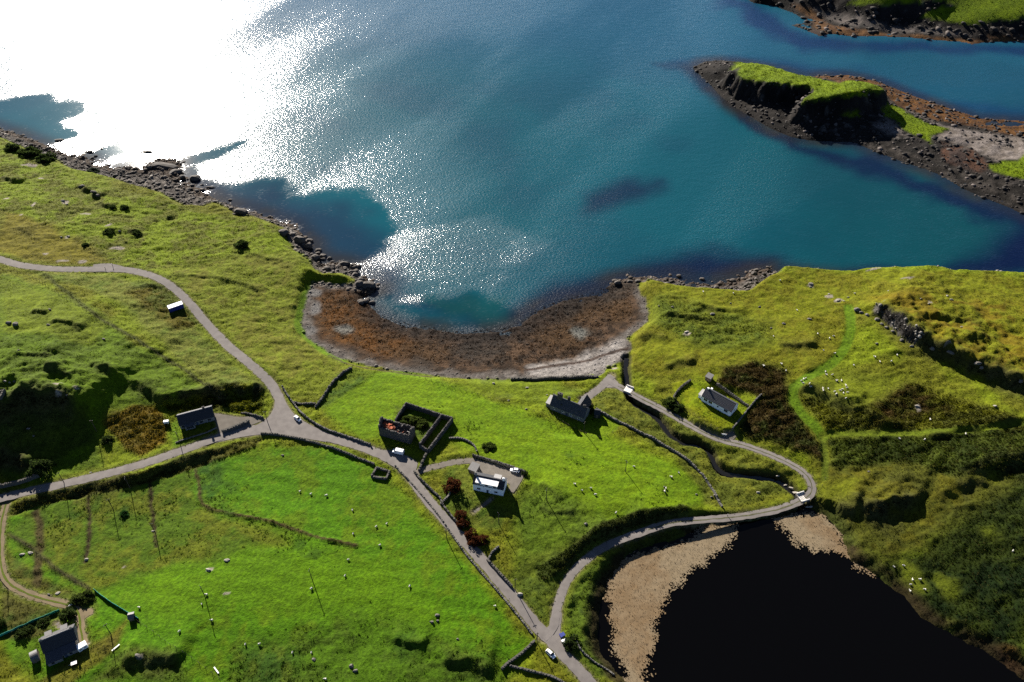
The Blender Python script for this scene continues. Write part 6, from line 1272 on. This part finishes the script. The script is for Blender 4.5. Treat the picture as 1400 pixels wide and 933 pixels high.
def boulder(u, v, sx, sy, sz, kind, label, group, name='boulder', z=None):
    p = ground_at(u, v); o = bpy.data.objects.new(name, random.choice(RM[kind])); COL.objects.link(o); o.location = p + Vector((0, 0, sz * .25 if z is None else z)); o.scale = (sx, sy, sz); o.rotation_euler = (random.uniform(-.15, .15), random.uniform(-.15, .15), random.uniform(-.4, .4)); return tag(o, label, 'rock', group)
for u, v, a, b_, c_, lab in ((81, 192, 3.6, 1.6, .8, 'small dark skerry alone in the glittering water at far left'), (68, 203, 2.0, 1.2, .9, 'dark rock at the tip of the far left shore'), (122, 208, 3.4, 1.6, .9, 'dark rock in the shining shallows off the left shore'), (131, 214, 1.4, 1, .8, 'small dark rock right of the shallows rock'), (139, 204, 1.0, .8, .6, 'tiny rock standing off the left shore'), (200, 208, 4.5, 1.6, .7, 'low brown reef above the big left skerry'),
                            (226, 228, 9.5, 4.5, 1.9, 'large brown rocky skerry off the left shore'), (240, 236, 5.0, 3.0, 1.4, 'rock joined to the right side of the large skerry'), (175, 231, 2.4, 2, 1.5, 'upright dark rock on the left shore spit'), (267, 245, 3.8, 3.2, 2.4, 'dark blocky rock in the water right of the large skerry'), (288, 257, 3.8, 1.0, .8, 'long thin rock furthest right off the left shore'),
                            (330, 291, 5.0, 3.2, 2.6, 'large dark rock on the cliff edge of the left shore'), (388, 320, 4.0, 3, 2.5, 'dark crag at the top of the small cliff above the bay'), (410, 330, 4.0, 3, 3.0, 'dark crag on the middle of the small cliff above the bay'), (421, 338, 3.0, 2.2, 2.5, 'dark crag at the foot of the small cliff above the bay'), (432, 354, 3.0, 2.6, 2.4, 'dark rock where the small cliff meets the promontory'),
                            (503, 392, 5.0, 3.0, 2.8, 'dark rocky tip of the small grassy promontory'), (492, 390, 3.0, 2.4, 2.4, 'dark rock behind the tip of the small promontory'), (470, 362, 4.5, 1.6, 1.6, 'dark rock ledge along the sea side of the promontory'), (484, 367, 3.0, 1.4, 1.4, 'dark rock at the end of the promontory ledge')):
    boulder(u, v, a, b_, c_, 0, lab, 'large shore rocks', 'rock')
FR_ = [(1110, 389, 1.6, 2), (1108, 392, 1.2, 2), (1134, 404, 1.2, 2), (1147, 411, 1.4, 2), (1153, 413, 1.1, 2), (1160, 407, 1, 2), (1171, 424, 2.4, 1), (1178, 427, 2.2, 1), (1186, 432, 1.6, 1), (1200, 437, 2.4, 1), (1206, 442, 2.2, 1), (1212, 447, 2.0, 1), (1222, 455, 1.6, 1), (1233, 466, 1.8, 1), (1245, 472, 1.8, 1), (1275, 477, 1.8, 1), (1300, 482, 1.8, 1), (1338, 497, 2.2, 1), (1341, 503, 1.8, 1), (1397, 520, 2.2, 1),
       (12, 443, 2.4, 1), (20, 444, 2.0, 1), (65, 445, 1.8, 1), (68, 424, 1.6, 0), (143, 462, 1.3, 1), (20, 523, 1.2, 1), (6, 523, 1, 2), (13, 523, 1, 2), (80, 541, 1.2, 1), (90, 542, 1.0, 1), (25, 480, 1.0, 1), (111, 256, 2.6, 0), (128, 263, 3.0, 0), (134, 268, 2.6, 0), (165, 317, 1.6, 1), (86, 275, 1.4, 2), (92, 280, 1.3, 2), (85, 325, 1.2, 2), (92, 323, 1.2, 2),
       (998, 415, 1.2, 1), (1039, 419, 1.0, 1), (919, 421, 1.5, 1), (902, 419, 1.2, 1), (973, 431, 1.5, 1), (1107, 436, 1.4, 1), (1068, 443, 1.6, 1), (1055, 449, 1.2, 1), (1300, 410, 1.0, 2), (1272, 414, 1.0, 2), (1294, 405, 1.0, 2), (1316, 448, 1.0, 2), (1253, 556, 1.6, 2), (1361, 556, 1.4, 2), (940, 455, 1.6, 2),
       (600, 842, 1.4, 1), (598, 850, 1.2, 1), (588, 852, .9, 1), (430, 902, 1.3, 1), (626, 874, 1.2, 1), (480, 912, 2.0, 1), (486, 918, 1.6, 1), (190, 898, 1.6, 1), (80, 811, 1.6, 2), (66, 812, 1.0, 1), (28, 758, 1.4, 2), (42, 757, 1.6, 2), (308, 767, 1.4, 2), (286, 780, 1.3, 2), (118, 766, 1.2, 2), (208, 728, .9, 2), (712, 813, 1.5, 2), (801, 717, 1.3, 1), (122, 646, 1.0, 2), (38, 588, 1.4, 1), (46, 596, 1.2, 1),
       (673, 524, 1.6, 2), (719, 530, .8, 2), (749, 540, .9, 2), (749, 553, 1.0, 2), (718, 560, .8, 1), (696, 548, .7, 2), (1036, 675, 1.4, 2), (975, 677, 1.2, 1), (971, 680, 1.0, 1), (909, 671, .8, 1), (908, 667, .8, 1), (952, 678, 1.0, 1), (386, 621, 1.3, 1), (415, 600, .8, 1), (1188, 645, 1, 1), (1258, 408, .8, 2), (1200, 470, 1.0, 1), (1215, 397, .8, 2)]
LB = ('dark crag rock on the open hillside', 'grey boulder half sunk in the grass', 'pale boulder standing in the grass')
for u, v, s, k in FR_: s *= random.uniform(.5, .85); boulder(u + random.gauss(0, 1.2), v + random.gauss(0, .8), s * random.uniform(.9, 1.6), s * .8, s * .6, k, LB[k], ('dark field crags', 'grey field boulders', 'pale field boulders')[k])
LS = ('brown-black boulder among the shore rocks of the bay', 'grey boulder on the upper beach of the bay')
rb = random.Random(5)
for k in range(70):
    u, v = rb.choice(LOW_PX[6:22] + LOW_PX[24:36] + LOW_PX[50:62]); u += rb.gauss(0, 7); v += rb.gauss(3, 4); s = rb.uniform(.9, 2.1)
    p = ground_at(u, v)
    if -2 < p.z < 3.2: boulder(u, v, s * 1.2, s, s * .7, 0, 'brown-black boulder among the wet shore rocks', 'dark shore boulders')
# white stones in the stream by the bridge
for u, v, s in ((1082, 669, 1.1), (1088, 675, 1.2), (1074, 664, .8), (1104, 694, .8), (1108, 694, .8), (1063, 652, .8)): boulder(u, v, s * 1.4, s * .7, s * .5, 2, 'pale wet stone in the stream by the cattle grid bridge', 'stream stones', z=.5)

# ------------------------------------------------------------------ a label of its own for every sheep and boulder: nearest landmark, then order from the left
MARKS = [(1005, 400, 'the notch of rocks on the right shore'), (1110, 389, 'the pale slabs above the right shore'), (1147, 411, 'the top of the grassy track'), (1190, 432, 'the top of the crag line'), (1240, 466, 'the middle of the crag line'), (1330, 495, 'the right end of the crag line'), (1270, 408, 'the ochre hilltop at right'), (1130, 470, 'the upper bend of the grassy track'), (1068, 440, 'the slope left of the grassy track'), (925, 420, 'the dark slope above the beach'), (1070, 505, 'the lower bend of the grassy track'), (1105, 520, 'the hollow below the track bend'), (1150, 530, 'the hollow right of the track bend'), (1210, 500, 'the slope under the crag line'), (1255, 557, 'the bracken right of the track fork'), (1250, 600, 'the straight grassy track'),
         (430, 675, 'the end of the brown field bank'), (495, 700, 'the low wall of the straight road'), (515, 730, 'the middle of the lower field'), (285, 815, 'the lone pole in the lower field'), (427, 793, 'the right-hand pole of the lower field'), (360, 890, 'the bottom edge of the lower field'), (190, 850, 'the field hut'), (600, 846, 'the dark hollows of the lower field'), (680, 826, 'the wall stub above the fork'), (795, 672, 'the pole right of the white house'), (910, 670, 'the end of the long drystone wall'), (855, 640, 'the pole in the bright field'), (1240, 785, 'the green clearings right of the lake'), (1385, 755, 'the right edge above the lake'),
         (20, 443, 'the left edge of the hillside field'), (143, 462, 'the slanting hillside fence'), (10, 523, 'the roofless hut at the left edge'), (85, 541, 'the dark knoll on the left'), (125, 262, 'the upper left crag'), (90, 324, 'the upper left road'), (90, 280, 'the pale slabs at upper left'), (165, 317, 'the bushes above the lay-by'), (75, 812, 'the sandy track gate'), (35, 757, 'the bend of the sandy track'), (118, 766, 'the second paddock ditch'), (208, 728, 'the third paddock ditch'), (300, 775, 'the pale stones of the lower field'), (122, 646, 'the dark tree by the road'), (700, 545, 'the sea wall end'), (750, 547, 'the slate-roofed house'), (1036, 675, 'the stream meadow'), (972, 679, 'the stream wall end'), (390, 620, 'the wall south of the junction'),
         (100, 212, 'the far left shore'), (160, 230, 'the left shore spit'), (225, 230, 'the large left skerry'), (290, 275, 'the left shore bend'), (370, 298, 'the cliff top above the bay'), (420, 335, 'the small cliff above the bay'), (455, 360, 'the promontory ledge'), (500, 390, 'the promontory tip'), (550, 445, 'the left side of the cove'), (640, 455, 'the middle of the cove'), (730, 430, 'the right side of the cove'), (830, 393, 'the right horn of the cove'), (950, 385, 'the rocks right of the cove'), (1035, 372, 'the last rocks before the right headland'), (1085, 670, 'the cattle grid bridge')]
ORD = 'first second third fourth fifth sixth seventh eighth ninth tenth'.split(); NUM = 'zero one two three four five six seven eight nine ten'.split()
def to_px(p):
    d = Vector(p) - Vector((0, 0, CAM_H)); f = d.y * cP - d.z * sP; return 700 + FPX * d.x / f, 466.5 - FPX * (d.y * sP + d.z * cP) / f
def name_cluster(base, mark, L):
    if len(L) > 6:
        L.sort(key=lambda q: q[2]); h = len(L) // 2
        if ' upper' in base or ' lower' in base:
            L.sort(key=lambda q: q[1]); name_cluster(base + ' left', mark, L[:h]); name_cluster(base + ' right', mark, L[h:])
        else: name_cluster(base + ' upper', mark, L[:h]); name_cluster(base + ' lower', mark, L[h:])
        return
    L.sort(key=lambda q: q[1]); n = len(L); w = base.split(); pos = ' '.join(x for x in w if x in ('upper', 'lower', 'left', 'right')); b0 = ' '.join(x for x in w if x not in ('upper', 'lower', 'left', 'right'))
    for k, (o, u, v) in enumerate(L):
        if n == 1: lab = f'{b0} near {mark}'
        else:
            word = {0: 'leftmost', n - 1: 'rightmost'}.get(k, ORD[k] + ' from left'); lab = f'{b0}, {word} of {NUM[n]} {pos + " ones " if pos else ""}near {mark}'
        lab = lab.replace('  ', ' ')
        if len(lab.split()) > 16: lab = lab.replace(' ones near', ' near').replace(' of the ', ' of ')
        if len(lab.split()) > 16: lab = lab.replace(' near the ', ' near ')
        o['label'] = lab
from collections import defaultdict
CL = defaultdict(list); BASE = {'sheep': 'white sheep', 'dark field crags': 'dark hillside rock', 'grey field boulders': 'grey boulder', 'pale field boulders': 'pale boulder', 'dark shore boulders': 'brown-black boulder', 'stream stones': 'pale wet stone'}
for o in scene.objects:
    b0 = 'white sheep' if o.get('category') == 'sheep' else BASE.get(o.get('group'))
    if b0:
        u, v = to_px(o.location); mk = min(MARKS, key=lambda q: (q[0] - u) ** 2 + ((q[1] - v) * 1.5) ** 2)[2]; CL[(b0, mk)].append((o, u, v))
for (b0, mk), L in CL.items(): name_cluster(b0, mk, L)
